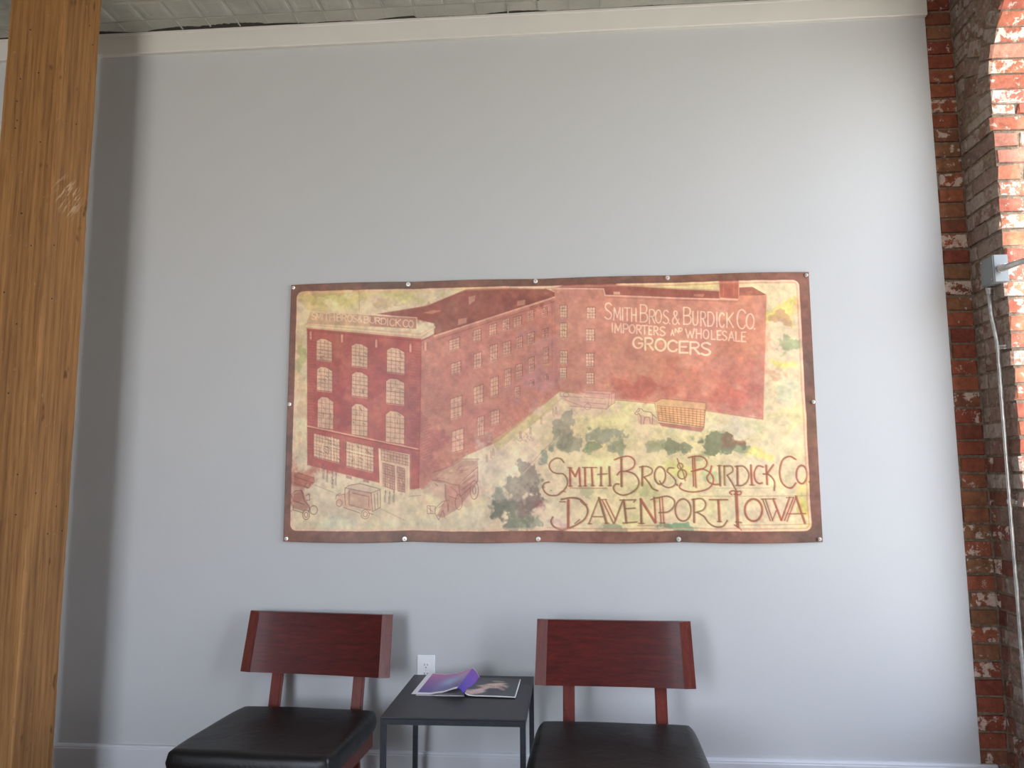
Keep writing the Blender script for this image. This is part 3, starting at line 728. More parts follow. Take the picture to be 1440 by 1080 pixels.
for q in tr_: cv.blob(q[0], q[1], q[2] * .95, q[3] * .95, q[4], q[5] * .45, q[6] + 1, thr=.34, k=3, cells=30)
# cornices and edges
W1 = (240, 212, 186)
cv.fill([(431, 457.5), (592, 470), (611, 459), (611, 463), (592, 477.5), (431, 463)], (218, 178, 146), .9)
cv.stroke([(430, 460), (591, 473), (611, 461)], 2.4, W1, .8)
cv.stroke([(432, 466), (592, 481), (612, 470)], 2.2, (150, 70, 66), .6)
cv.stroke([(432, 464), (434, 655)], 1, (130, 62, 58), .5); cv.stroke([(592, 480), (589, 690)], 1.2, (146, 76, 72), .6)
cv.stroke([(610, 474.5), (779, 419)], 3.2, (214, 152, 130), .8); cv.stroke([(610, 473.5), (779, 417.8)], 1.3, (238, 196, 172), .9); cv.stroke([(612, 479), (779, 424)], 1.5, (154, 82, 74), .5)
cv.stroke([(531, 443), (600, 431), (656, 408), (713, 405)], 1.3, (196, 120, 96), .7); cv.stroke([(765, 405), (779, 411)], 1.2, (238, 200, 170), .8)
cv.stroke([(778, 405), (799, 398.5), (865, 396.5)], 1.6, W1, .75); cv.stroke([(779, 406), (848, 407), (850, 416), (1036, 422)], 2.0, (240, 196, 172), .85); cv.stroke([(852, 419), (1036, 425)], 1.2, (160, 84, 76), .5)
cv.stroke([(866, 401), (1012, 409)], 1, (168, 96, 84), .6); cv.stroke([(1038, 418), (1077, 416), (1072, 590)], 1.2, (216, 140, 116), .7); cv.stroke([(1038, 404), (1057, 403), (1078, 415)], 1.3, W1, .7)
cv.stroke([(1072, 590), (992, 578), (922, 568), (865, 563)], 1.4, (170, 84, 74), .6); cv.stroke([(775, 408), (776, 520)], 1, (160, 90, 86), .4)
cv.fill([(1010, 393), (1038, 393), (1038, 421), (1012, 419)], (180, 98, 84), .95); cv.stroke([(1010, 393), (1038, 393), (1038, 421), (1011, 420), (1010, 393)], 1.3, (226, 160, 130), .8); cv.stroke([(1017, 397), (1016, 417)], 1.2, (214, 140, 114), .7); cv.stroke([(1031, 397), (1031, 417)], 1, (214, 140, 114), .6)
cv.fill([(641, 415), (669, 412), (671, 428), (655, 432), (641, 436)], (162, 94, 84), .9); cv.stroke([(641, 415), (670, 411)], 1, DRK, .5); cv.fill([(658, 419), (668, 416), (667, 424), (659, 430)], (206, 160, 138), .7)
cv.fill([(644, 450), (656, 448), (655, 455), (643, 459)], (210, 150, 130), .8); cv.fill([(727, 424), (738, 422), (737, 429), (726, 431)], (204, 144, 128), .8)
cv.fill([(594, 441), (609, 437), (620, 438), (606, 443)], (206, 138, 112), .7); cv.fill([(862, 411), (871, 411), (871, 415), (862, 415)], (230, 180, 158), .7); cv.fill([(975, 414), (990, 414), (988, 418), (974, 417)], (212, 146, 124), .7)
# corbels
for x, y in ((437, 474), (481, 478), (529, 485), (577, 491), (598, 489)):
    cv.stroke([(x, y - 5), (x, y + 4)], 3.6, (226, 168, 146), .85); cv.stroke([(x - 2.6, y - 7), (x - 2.6, y + 5)], 1, (130, 62, 56), .6); cv.stroke([(x + 2.8, y - 7), (x + 2.8, y + 5)], 1, (130, 62, 56), .5)
# brick hatching on the corner piers
for y in range(474, 640, 4):
    cv.stroke([(434, y), (444, y + .8)], .8, (134, 58, 58), .5); cv.stroke([(578, y + 8), (591, y + 9.5)], .8, (140, 72, 76), .5); cv.stroke([(594, y + 10), (606, y + 5)], .8, (216, 152, 132), .45)
for k_ in range(40):
    y = 480 + random.random() * 160; x = 606 + random.random() * 20
    cv.stroke([(x, y), (x + 8, y - 3)], .8, (206, 146, 130), .3)
# band over the shop floor
cv.stroke([(434, 602.5), (590, 635)], 3.2, (150, 66, 60), .7); cv.stroke([(433, 600.5), (588, 632.5)], 2.2, (232, 176, 150), .9); cv.stroke([(588, 633), (606, 622)], 1.4, (196, 120, 108), .7)
def bilin(Q, u, v):
    (a, b, c_, d_) = [np.array(q, float) for q in Q]; return tuple((a * (1 - u) + b * u) * (1 - v) + (d_ * (1 - u) + c_ * u) * v)
def pane(Q, nx, ny, fill_=(222, 184, 156), line=(120, 68, 58), a=.9, lw=.8, arch=0, mull=()):
    P = list(Q)
    if arch: P = [bilin(Q, 0, .08), bilin(Q, .25, -arch), bilin(Q, .6, -arch), bilin(Q, 1, .08), Q[2], Q[3]]
    cv.fill(P, fill_, a, .08)
    for i in range(1, nx): cv.stroke([bilin(Q, i / nx, 0.02), bilin(Q, i / nx, 1)], lw, line, .6, .45)
    for j in range(1, ny): cv.stroke([bilin(Q, 0, j / ny), bilin(Q, 1, j / ny)], lw * (1.7 if j == ny // 2 else 1), line, .6, .45)
    cv.stroke(P + [P[0]], 1.0, (112, 50, 46), .65, .45)
    for _ in range(nx * ny // 2):
        a1, b1 = random.random() * .9, random.random() * .9
        cv.stroke([bilin(Q, a1, b1), bilin(Q, a1 + random.choice((0, .16)), b1 + random.choice((.05, .14)))], random.uniform(.7, 1.4), random.choice(((112, 66, 58), (240, 210, 184), (150, 104, 90))), .6, .45)
    cv.stroke([bilin(Q, .03, 1.03), bilin(Q, .97, 1.03)], 1.2, (232, 190, 164), .6, .45); cv.stroke([bilin(Q, .02, .1), bilin(Q, .02, 1)], .9, (236, 200, 174), .6, .45)
def rq(o, s, x0, x1, y0, y1, sk=0.): return [(o[0] + x / s, o[1] + y / s) for x, y in ((x0, y0), (x1, y0 + sk * (x1 - x0)), (x1, y1), (x0, y1 - sk * (x1 - x0)))]
E_, F_, S_ = (425, 425), (425, 560), 7.717
for o, x0, x1, y0, y1 in ((E_, 158, 326, 412, 655), (E_, 165, 332, 718, 985), (F_, 175, 345, 5, 350), (E_, 538, 712, 465, 722), (E_, 542, 716, 772, 1046), (F_, 542, 716, 78, 425), (E_, 918, 1112, 508, 788), (E_, 912, 1110, 842, 1125), (F_, 910, 1112, 155, 508)):
    pane(rq(o, S_, x0, x1, y0, y1, .12), 4, 6, arch=.05)
pane([(442.5, 610.5), (478.7, 619), (479, 652), (442.5, 643)], 9, 7, (224, 190, 160)); pane([(488, 621.5), (526, 630), (526.5, 665), (488, 656)], 9, 7, (224, 190, 160))
for a_, b_ in (((468, 616), (469, 649)), ((455, 625), (455, 646)), ((443, 624), (479, 632)), ((501, 625), (501, 659)), ((513, 628), (513, 661)), ((488, 634), (526, 643))): cv.stroke([a_, b_], 1.6, (236, 206, 178), .85, .45)
cv.fill([(533, 632), (577, 640), (577, 694), (535, 684)], (228, 192, 164), .95)
pane([(537, 633.5), (575, 642), (575, 656), (537, 648)], 9, 3, (206, 160, 138)); pane([(539, 652), (555, 656), (556, 690), (540, 684)], 5, 9, (196, 146, 126)); pane([(559, 657), (569.5, 660), (570, 693), (560, 691)], 4, 9, (196, 146, 126))
cv.stroke([(534, 632), (536, 684)], 2, W1, .9); cv.stroke([(575, 642), (575.5, 694)], 2, W1, .8); cv.stroke([(578, 640), (579, 690)], 3.5, (180, 112, 104), .6)
cv.fill([(576, 690), (593, 687), (594, 697), (576, 699)], (220, 192, 166), .9); cv.stroke([(576, 699), (593, 697)], 1, DRK, .5)
# side wall windows
H2, H3, s7 = (600, 395), (600, 500), 7.2
for o, L_ in ((H2, [(225, 330, 575, 715), (470, 545, 485, 620), (630, 700, 430, 560), (765, 835, 375, 510), (875, 955, 350, 470), (1015, 1080, 290, 400), (1160, 1215, 265, 370),
                    (245, 342, 816, 956), (475, 552, 722, 890), (638, 712, 640, 820), (768, 846, 608, 765), (905, 965, 560, 700), (1015, 1085, 515, 650), (1165, 1222, 480, 590),
                    (1180, 1230, 670, 850), (1030, 1085, 770, 930), (900, 965, 836, 990)]),
              (H3, [(240, 355, 410, 650), (475, 570, 298, 500), (645, 722, 212, 420), (788, 850, 130, 320), (255, 376, 738, 990), (513, 580, 612, 830), (650, 735, 545, 710), (893, 940, 310, 430), (1045, 1082, 248, 320), (1195, 1228, 190, 260)])):
    for x0, x1, y0, y1 in L_:
        fade = max(0, (x0 - 500) / 1400)
        P = [(x0, y0 + .32 * (x1 - x0)), (x1, y0), (x1, y1 - .25 * (x1 - x0)), (x0, y1)]
        pane([(o[0] + x / s7, o[1] + y / s7) for x, y in P], 3, 4, (222, 172, 150), (140, 84, 78), .85 - fade, .8)
for x0, x1, y0, y1 in ((1345, 1415, 250, 375), (1345, 1415, 430, 580), (1345, 1420, 710, 840), (1345, 1410, 880, 990)):
    pane(rq(H2, s7, x0, x1, y0, y1), 3, 4, (222, 190, 164), (140, 84, 78), .8)
for x0, x1, y0, y1 in ((143, 175, 165, 207), (140, 172, 245, 290), (140, 170, 335, 385), (142, 170, 407, 450)):
    pane(rq((770, 370), 2.634, x0, x1, y0, y1), 3, 4, (228, 186, 162), (140, 84, 78), .85)
# sign on the roof
cv.fill([(437, 440), (585.5, 447.5), (585.5, 463.5), (431, 457)], (200, 150, 124), .75, .1); cv.fill([(520, 445), (585.5, 448), (585.5, 463.5), (520, 460)], (166, 100, 88), .5)
cv.stroke([(438, 440), (585.5, 447.8), (585.5, 464)], 1.3, W1, .85); cv.stroke([(505, 403), (505, 441)], 1, (170, 130, 90), .6)
glyphs(cv, [('S', 100, 145, 128, 198), ('M', 152, 205, 130, 202), ('I', 220, 220, 133, 205), ('T', 235, 290, 135, 208), ('H', 300, 350, 138, 212), ('B', 378, 425, 142, 215), ('R', 435, 480, 146, 219), ('O', 492, 542, 150, 222), ('S', 552, 592, 155, 226), ('&', 602, 645, 158, 228),
            ('B', 672, 722, 168, 235), ('U', 735, 785, 174, 238), ('R', 797, 845, 180, 245), ('D', 858, 908, 185, 250), ('I', 925, 925, 190, 262), ('C', 948, 1000, 192, 266), ('K', 1015, 1066, 197, 272), ('C', 1092, 1145, 202, 277), ('O', 1152, 1202, 207, 282)],
       E_, S_, 1.7, (242, 206, 180), .85, .5)
# lettering on the wing wall
CC, DD, sC = (840, 415), (950, 415), 11.37; LT = (246, 206, 184)
glyphs(cv, [('S', 112, 222, 135, 388), ('M', 255, 362, 208, 402), ('I', 395, 395, 210, 408), ('T', 425, 512, 212, 415), ('H', 540, 610, 216, 428), ('B', 680, 795, 160, 435), ('R', 825, 912, 236, 456), ('O', 922, 1015, 242, 452), ('S', 1045, 1132, 248, 460), ('.', 1138, 1160, 252, 462), ('&', 1185, 1300, 252, 468)], CC, sC, 2.3, LT, .9)
glyphs(cv, [('B', 122, 240, 200, 470), ('U', 268, 345, 266, 486), ('R', 395, 472, 270, 495), ('D', 508, 605, 276, 500), ('I', 650, 650, 282, 510), ('C', 688, 772, 290, 516), ('K', 812, 912, 290, 520), ('C', 975, 1112, 236, 542), ('O', 1122, 1245, 302, 542), ('.', 1240, 1268, 306, 546)], DD, sC, 2.3, LT, .9)
glyphs(cv, [('I', 232, 232, 456, 596), ('M', 272, 375, 462, 606), ('P', 408, 485, 470, 608), ('O', 502, 592, 480, 612), ('R', 622, 692, 486, 622), ('T', 702, 792, 492, 630), ('E', 818, 862, 500, 636), ('R', 898, 962, 508, 640), ('S', 992, 1076, 512, 652), ('A', 1168, 1216, 562, 648), ('N', 1236, 1288, 542, 602), ('D', 1302, 1346, 530, 582)], CC, sC, 2.3, LT, .85)
glyphs(cv, [('W', 152, 292, 545, 685), ('H', 325, 400, 548, 692), ('O', 434, 522, 558, 702), ('L', 565, 622, 568, 712), ('E', 658, 720, 575, 718), ('S', 738, 810, 580, 725), ('A', 838, 926, 586, 735), ('L', 955, 1016, 592, 740), ('E', 1048, 1110, 596, 745)], DD, sC, 2.3, LT, .85)
glyphs(cv, [('G', 565, 715, 682, 855), ('R', 758, 882, 692, 880), ('O', 918, 1086, 706, 895), ('C', 1118, 1266, 732, 905)], CC, sC, 3.5, (250, 208, 182), .92)
glyphs(cv, [('E', 55, 188, 746, 925), ('R', 228, 370, 756, 945), ('S', 402, 550, 768, 962)], DD, sC, 3.5, (250, 208, 182), .92)
# vehicles and people, loose pen lines
GA, sG = (400, 640), 8.0
BRN = (128, 66, 58)
def sk(o, s, L_, w=1.1, col=BRN, a=.7):
    for pts in L_: cv.stroke([(o[0] + x / s, o[1] + y / s) for x, y in pts], w, col, a, .5)
cv.fill([(o_[0] / sG + 400, o_[1] / sG + 640) for o_ in ((40, 200), (180, 205), (345, 265), (340, 330), (280, 380), (120, 350), (30, 290))], (172, 96, 76), .7, .3)
sk(GA, sG, [[(160, 205), (345, 262), (350, 310), (300, 330)], [(40, 280), (150, 330), (290, 375)], [(120, 160), (115, 230)], [(60, 220), (150, 260), (340, 320)], ell(275, 350, 28, 30), ell(60, 280, 24, 26)], 1.2)
cv.fill([(400 + x / sG, 640 + y / sG) for x, y in ((60, 540), (100, 450), (210, 410), (250, 480), (300, 590), (240, 640), (110, 600))], (168, 98, 84), .6, .3)
sk(GA, sG, [[(90, 455), (140, 410), (210, 405), (230, 440)], [(90, 455), (120, 520), (60, 560)], [(210, 410), (240, 520), (300, 580), (290, 640)], ell(80, 590, 38, 48), ell(262, 675, 38, 52), ell(345, 620, 42, 48), ell(262, 675, 20, 28), [(260, 460), (295, 440), (300, 510), (265, 515)], [(110, 620), (220, 650)], [(120, 520), (240, 560)]], 1.3, (120, 62, 56), .8)
cv.fill([(400 + x / sG, 640 + y / sG) for x, y in ((700, 370), (760, 335), (900, 330), (1080, 385), (1085, 590), (1000, 630), (980, 420))], (216, 186, 160), .7)
cv.fill([(400 + x / sG, 640 + y / sG) for x, y in ((760, 380), (990, 430), (990, 620), (820, 570), (700, 600), (590, 530), (620, 460), (700, 440))], (196, 142, 122), .6, .2)
sk(GA, sG, [[(695, 375), (740, 345), (860, 325), (1080, 385)], [(695, 375), (985, 430), (1085, 392)], [(985, 430), (1000, 635), (1090, 590), (1085, 392)], [(695, 375), (690, 480)], [(1020, 440), (1030, 610)], [(1055, 425), (1062, 590)], [(740, 400), (740, 560), (980, 620)], [(600, 460), (690, 440), (700, 560)], ell(630, 540, 32, 38), ell(920, 665, 45, 50), ell(920, 665, 24, 28), [(680, 590), (860, 650)], [(960, 650), (1010, 670)], [(590, 500), (600, 450), (650, 430)], [(780, 430), (960, 470), (960, 590)]], 1.15)
cv.stroke([(445, 683), (470, 693)], 1, BRN, .4); cv.stroke([(535, 715), (570, 732)], 1, (150, 110, 96), .5); cv.stroke([(440, 680), (412, 668)], 1, BRN, .4)
for x, y, h in ((457, 668, 12), (462, 672, 13), (469, 674, 14), (474, 676, 13), (543, 700, 13), (549, 702, 14), (555, 700, 13), (470, 682, 10), (456, 660, 8)):
    cv.stroke([(x, y - h * .5), (x, y + h * .5)], 2.2, (142, 116, 100), .6); cv.stroke([(x - 1.4, y - h * .2), (x - 1.8, y + h * .5)], .8, (96, 70, 62), .6); cv.stroke([(x, y - h * .7), (x, y - h * .55)], 2, (104, 74, 66), .7)
for x, y in ((492, 671), (516, 676), (447, 655)): cv.fill([(x - 4, y - 2), (x + 4, y), (x + 4, y + 4), (x - 4, y + 2)], (150, 90, 80), .6)
# covered wagon with horses at the corner
JA, sJ = (590, 620), 7.2
cv.fill([(590 + x / sJ, 620 + y / sJ) for x, y in ((130, 330), (330, 250), (420, 200), (590, 200), (590, 280), (400, 430), (380, 450), (130, 420))], (196, 138, 124), .7, .3)
cv.fill([(590 + x / sJ, 620 + y / sJ) for x, y in ((260, 440), (400, 450), (590, 290), (590, 430), (400, 680), (240, 780), (180, 760), (260, 600))], (182, 116, 108), .6, .3)
sk(JA, sJ, [[(130, 400), (250, 415), (310, 440), (390, 450), (590, 270), (590, 410)], [(130, 330), (320, 260), (430, 190), (600, 190)], [(400, 450), (410, 570), (590, 410)], [(260, 440), (265, 560), (300, 700)], ell(555, 500, 42, 92), ell(400, 620, 36, 76), ell(555, 500, 16, 40), [(430, 500), (560, 400)], [(80, 660), (165, 665), (160, 735), (85, 740), (80, 660)], [(160, 690), (230, 620), (300, 600), (290, 720)], [(165, 740), (200, 800), (240, 700), (260, 780)], [(200, 680), (250, 640)], [(440, 440), (560, 350)], [(150, 430), (190, 460)], [(320, 470), (380, 520), (400, 590)], [(300, 560), (380, 590)], [(90, 680), (140, 720)], [(110, 665), (120, 735)]], 1.1, (126, 70, 64), .65)
for k_ in range(26):
    x = 140 + random.random() * 420; y = 420 - x * .38 + random.random() * 70
    sk(JA, sJ, [[(x, y), (x + 30, y - 12)]], .9, (230, 196, 176) if k_ % 2 else (138, 80, 74), .55)
for k_ in range(60):
    u = random.random(); x = 625 + u * 150; y = 655 - u * 95 + random.uniform(-8, 8)
    cv.stroke([(x, y), (x + random.uniform(-4, 5), y - random.uniform(0, 5))], .9, random.choice(((226, 196, 172), (150, 96, 88), (172, 120, 100))), .4)
for x, y in ((684, 645), (690, 640), (693, 636), (777, 580), (781, 578), (731, 612), (745, 606), (760, 592)):
    cv.stroke([(x, y - 5), (x, y + 5)], 1.6, (160, 112, 98), .55); cv.stroke([(x + 1.6, y - 4), (x + 2, y + 6)], .8, (120, 70, 64), .5)
for k_ in range(18): x = 738 + random.uniform(-10, 10); y = 616 + random.uniform(-6, 6); cv.stroke([(x, y), (x + random.uniform(-4, 4), y + random.uniform(-4, 4))], .9, (166, 96, 92), .5)
cv.stroke([(735, 664), (788, 610)], 1.0, (170, 128, 110), .7); cv.stroke([(737, 665), (786, 614)], .8, (232, 206, 184), .6); cv.stroke([(722, 620), (790, 560)], 1.1, (186, 150, 112), .6)
# trucks and the crate wagon by the wing
KA, sK = (760, 530), 5.76
cv.fill([(760 + x / sK, 530 + y / sK) for x, y in ((340, 130), (380, 112), (600, 125), (600, 215), (530, 265), (350, 250), (250, 250), (150, 160))], (216, 168, 154), .7)
sk(KA, sK, [[(340, 130), (380, 112), (605, 125), (600, 210), (525, 262)], [(340, 130), (555, 145), (605, 125)], [(555, 145), (545, 255)], [(350, 165), (520, 180)], [(350, 210), (520, 225)], [(240, 240), (540, 265)], ell(380, 245, 26, 24), [(150, 85), (160, 160), (330, 170)], ell(205, 150, 22, 18), [(575, 130), (570, 225)], [(200, 190), (330, 240)]], 1.0, (160, 100, 96), .6)
Q4 = [(923, 571), (990, 577), (989, 601), (926, 592)]
cv.fill([(920, 566), (930, 561), (992, 567), (991, 577), (921, 570)], (220, 176, 134), .9, .1); cv.fill(Q4, (226, 176, 132), .95)
for i in range(13): cv.stroke([bilin(Q4, i / 12, 0), bilin(Q4, i / 12, 1)], .9, (158, 84, 62), .75, .45)
for j in range(8): cv.stroke([bilin(Q4, 0, j / 7), bilin(Q4, 1, j / 7)], .9, (158, 84, 62), .75, .45)
cv.stroke([(920, 566), (930, 561), (992, 567), (989, 601), (925, 592), (920, 568)], 1, (150, 84, 62), .7)
cv.fill([(924, 594), (990, 602), (985, 608), (930, 600)], (184, 106, 98), .8, .2); cv.fill([(895, 583), (924, 590), (925, 598), (898, 597)], (208, 152, 138), .55, .2)
sk(KA, sK, [[(760, 300), (790, 260), (815, 262), (830, 280), (890, 290), (905, 310), (900, 385)], [(760, 300), (770, 310), (795, 300), (810, 330), (812, 385)], [(830, 385), (840, 330), (880, 330), (885, 380)], [(905, 310), (940, 340)], [(790, 260), (800, 275), (780, 290)]], 1.1, (150, 90, 84), .8)
# lettering along the bottom
BC, BR2 = (120, 86, 62), (152, 80, 60)
def L(o, pts, w=2.4, col=BC, a=.78, sm=True, dbl=True):
    q = [(o[0] + x / 7.2, o[1] + y / 7.2) for x, y in pts]; w = w * 1.12 + .15
    if sm and len(q) > 2: q = smooth(q, 5)
    if dbl: cv.stroke([(x + 1.1, y + .3) for x, y in q], w + .8, (206, 120, 96), .38)
    cv.stroke(q, w, col, a, .55)
A1, B1 = (755, 630), (945, 630)
L(A1, [(270, 150), (240, 115), (190, 108), (140, 140), (122, 190), (150, 240), (200, 262), (260, 265), (300, 310), (305, 370), (270, 430), (210, 478), (130, 482), (80, 450), (58, 400), (75, 362), (120, 348)], 1.9)
L(A1, [(210, 478), (250, 440), (285, 445)], 1.2)
L(A1, [(335, 385), (330, 205), (385, 290), (425, 205), (435, 385)], 3.0, BR2, sm=False)
for p_ in ([(482, 205), (486, 382)], [(550, 205), (560, 380)], [(645, 200), (645, 380)], [(728, 195), (735, 380)]): L(A1, p_, 3.0, BR2 if p_[0][0] < 600 else BC)
for p_ in ([(500, 200), (600, 200)], [(608, 270), (710, 262)], [(455, 200), (505, 200)], [(310, 200), (350, 205)], [(320, 388), (352, 388)], [(420, 388), (450, 388)], [(470, 384), (500, 384)], [(545, 382), (578, 382)], [(630, 382), (660, 382)], [(715, 382), (750, 380)]): L(A1, p_, 1.4)
L(A1, [(330, 406), (700, 408)], 1.1, (186, 130, 104))
L(A1, [(850, 105), (852, 385)], 3.6); L(A1, [(780, 122), (850, 95), (930, 88), (982, 130), (972, 195), (900, 235), (840, 240), (808, 272)], 2.0, BR2)
L(A1, [(900, 236), (980, 265), (1025, 330), (1012, 400), (950, 452), (870, 476), (800, 452), (770, 405), (790, 368), (825, 365)], 2.2)
L(A1, [(1062, 190), (1060, 378)], 3.2); L(A1, [(1035, 195), (1100, 188), (1158, 215), (1150, 262), (1078, 296)], 1.8); L(A1, [(1080, 296), (1125, 350), (1165, 410), (1215, 432)], 2.4)
L(A1, ell(1240, 280, 56, 88), 2.4, sm=False); L(A1, [(1235, 335), (1265, 378), (1325, 402), (1385, 380), (1395, 330), (1340, 265), (1312, 240), (1330, 205), (1378, 205)], 1.9)
L(A1, [(1408, 370), (1414, 378)], 2.6)
L(A1, [(315, 530), (315, 800)], 4.2, BR2); L(A1, [(245, 522), (340, 505), (430, 518), (490, 575), (512, 640), (480, 715), (410, 765), (330, 805), (240, 822), (170, 795), (142, 745), (160, 700)], 2.6); L(A1, [(205, 840), (260, 832), (340, 805)], 1.4)
L(A1, [(440, 540), (480, 575), (500, 570)], 1.6); L(A1, [(380, 762), (430, 720)], 1.4)
L(A1, [(525, 755), (622, 510)], 1.8, sm=False); L(A1, [(625, 505), (700, 750)], 3.8, sm=False); L(A1, [(560, 690), (665, 690)], 1.5); L(A1, [(680, 755), (725, 755)], 1.4); L(A1, [(515, 760), (550, 760)], 1.4)
L(A1, [(655, 522), (770, 755)], 1.7, BR2, sm=False); L(A1, [(690, 522), (790, 720)], 1.7, BR2, sm=False); L(A1, [(778, 755), (865, 530)], 2.4, sm=False); L(A1, [(640, 522), (700, 518)], 1.3)
L(A1, [(875, 525), (900, 748)], 3.4, sm=False); L(A1, [(835, 525), (995, 522), (975, 545)], 1.8, sm=False); L(A1, [(890, 610), (988, 605)], 1.8); L(A1, [(868, 752), (1008, 742)], 1.8)
L(A1, [(1045, 515), (1052, 755)], 3.6, sm=False); L(A1, [(1045, 520), (1190, 748)], 3.8, BR2, sm=False); L(A1, [(1180, 498), (1196, 748)], 2.6, BR2, sm=False); L(A1, [(1145, 522), (1215, 500)], 1.4); L(A1, [(1025, 757), (1078, 757)], 1.5)
L(A1, [(1235, 505), (1250, 755)], 1.8, BR2, sm=False); L(A1, [(1262, 505), (1278, 755)], 1.8, BR2, sm=False); L(A1, [(1205, 505), (1310, 488), (1380, 525), (1380, 590), (1320, 645), (1230, 652)], 2.1); L(A1, [(1235, 756), (1290, 756)], 1.4)
L(A1, [(1010, 778), (1310, 778)], 1.0, (190, 150, 110)); L(A1, [(230, 545), (290, 545)], 1.4)
L(B1, [(45, 110), (75, 190), (105, 250), (125, 330)], 1.4); L(B1, ell(75, 185, 26, 28), 1.5, sm=False); L(B1, ell(95, 268, 44, 46), 1.8, sm=False)
L(B1, [(200, 95), (212, 385)], 2.2, BR2, sm=False); L(B1, [(220, 95), (235, 400)], 1.8, BR2, sm=False); L(B1, [(158, 100), (220, 86), (300, 92), (345, 140), (328, 195), (265, 222), (188, 238)], 2.0, BR2)
L(B1, [(200, 240), (280, 214), (350, 232), (402, 285), (408, 345), (370, 402), (300, 432), (200, 446), (110, 430), (68, 398), (85, 358)], 2.1, BR2)
L(B1, [(392, 185), (375, 250), (345, 295), (365, 345), (420, 368), (465, 366)], 2.2, BR2); L(B1, [(470, 180), (480, 378)], 3.0, sm=False); L(B1, [(452, 182), (495, 178)], 1.3)
L(B1, [(520, 182), (524, 372)], 2.6, (150, 106, 70), sm=False); L(B1, [(515, 186), (590, 184), (606, 235), (548, 276)], 1.8); L(B1, [(550, 276), (598, 350), (640, 425)], 2.2)
L(B1, [(652, 185), (656, 365)], 3.2, sm=False); L(B1, [(630, 188), (715, 186), (768, 255), (755, 332), (705, 375), (640, 378)], 2.0)
L(B1, [(790, 175), (800, 370)], 3.2, BR2, sm=False); L(B1, [(778, 372), (825, 372)], 1.3); L(B1, [(915, 192), (862, 182), (826, 240), (832, 318), (868, 356), (905, 352)], 2.3, BR2)
L(B1, [(945, 178), (955, 365)], 3.2, BR2, sm=False); L(B1, [(1018, 170), (950, 265)], 2.4, BR2, sm=False); L(B1, [(915, 262), (965, 266), (1010, 305), (1030, 350), (1026, 425)], 2.2)
L(B1, [(1245, 115), (1185, 85), (1120, 112), (1090, 180), (1082, 262), (1102, 342), (1150, 392), (1205, 400), (1245, 355)], 2.4, BR2); L(B1, ell(1305, 268, 55, 92), 2.5, BR2, sm=False); L(B1, [(1382, 342), (1390, 346)], 2.6)
L(B1, [(430, 405), (980, 402)], .9, (170, 136, 96), .6, dbl=False); L(B1, [(270, 487), (1400, 482)], 1.0, (180, 140, 100), .6, dbl=False); L(B1, [(690, 770), (1400, 766)], 1.0, (180, 130, 100), .6, dbl=False)
L(B1, ell(105, 628, 80, 112), 2.4, sm=False); L(B1, [(212, 520), (216, 748)], 3.2, sm=False); L(B1, [(195, 522), (290, 512), (332, 560), (310, 622), (228, 652)], 2.1); L(B1, [(250, 652), (315, 690), (362, 752), (430, 790), (505, 784), (550, 728)], 2.3)
L(B1, [(370, 522), (552, 520)], 2.1, BR2); L(B1, [(460, 525), (470, 735)], 3.6, BR2, sm=False); L(B1, [(448, 738), (490, 738)], 1.4)
L(B1, [(640, 445), (655, 785)], 4.6, BR2, sm=False); L(B1, [(595, 468), (575, 448), (605, 430), (650, 438), (688, 436), (680, 468), (620, 465)], 2.0, BR2); L(B1, [(620, 770), (660, 790), (690, 820)], 1.8, BR2); L(B1, [(635, 740), (690, 745)], 1.6)
L(B1, ell(815, 622, 88, 110), 3.0, BR2, sm=False)
L(B1, [(908, 512), (985, 728)], 1.7, sm=False); L(B1, [(935, 512), (1008, 725)], 1.7, sm=False); L(B1, [(1005, 728), (1045, 630)], 1.7, sm=False); L(B1, [(1015, 512), (1095, 722)], 3.0, BR2, sm=False); L(B1, [(1100, 722), (1182, 498)], 2.6, BR2, sm=False); L(B1, [(895, 514), (1040, 510)], 1.4)
L(B1, [(1130, 725), (1222, 500)], 2.0, BR2, sm=False); L(B1, [(1155, 735), (1250, 490)], 1.6, BR2, sm=False); L(B1, [(1246, 488), (1335, 755)], 3.2, BR2, sm=False); L(B1, [(1172, 662), (1345, 660)], 1.6, BR2); L(B1, [(1150, 500), (1225, 496)], 1.3)
# dark painted border with rounded inner corners
X, Y = cv.X, cv.Y; nE = fbm(GW, GH, 30, 4, 31); nF = fbm(GW, GH, 8, 3, 33)
bl, btp, brt, bbt = 9, 11, 15, 17
dx = np.maximum(np.maximum(bl + 3 - X, X - (GW - 1 - brt - 3)), -99); dyy = np.maximum(btp + 3 - Y, Y - (GH - 1 - bbt - 3))
rr_ = 12.; qx = np.maximum(dx + rr_, 0); qy = np.maximum(dyy + rr_, 0)
sdf = np.sqrt(qx * qx + qy * qy) - rr_ + np.minimum(np.maximum(dx + rr_, dyy + rr_), 0)
sdf = sdf + (nE - .5) * 2.2
cv.blend(full, np.clip(1 - np.abs(sdf + 3.5) / 3.5, 0, 1) * .5, (232, 176, 156))
cv.blend(full, np.clip(1 - np.abs(sdf + 5) / 1.6, 0, 1) * .35 * (X > GW * .5), (176, 84, 76))
m_ = np.clip(sdf * .7 + .4, 0, 1)
cv.blend(full, m_, (124, 84, 72))
cv.blend(full, m_ * np.clip((nF - .45) * 4, 0, 1) * .6, (92, 74, 68)); cv.blend(full, m_ * np.clip((nE - .52) * 5, 0, 1) * .4, (160, 104, 90))
cv.blend(full, np.clip(1 - np.abs(sdf - .6) / 1.5, 0, 1) * .55, (140, 58, 58))
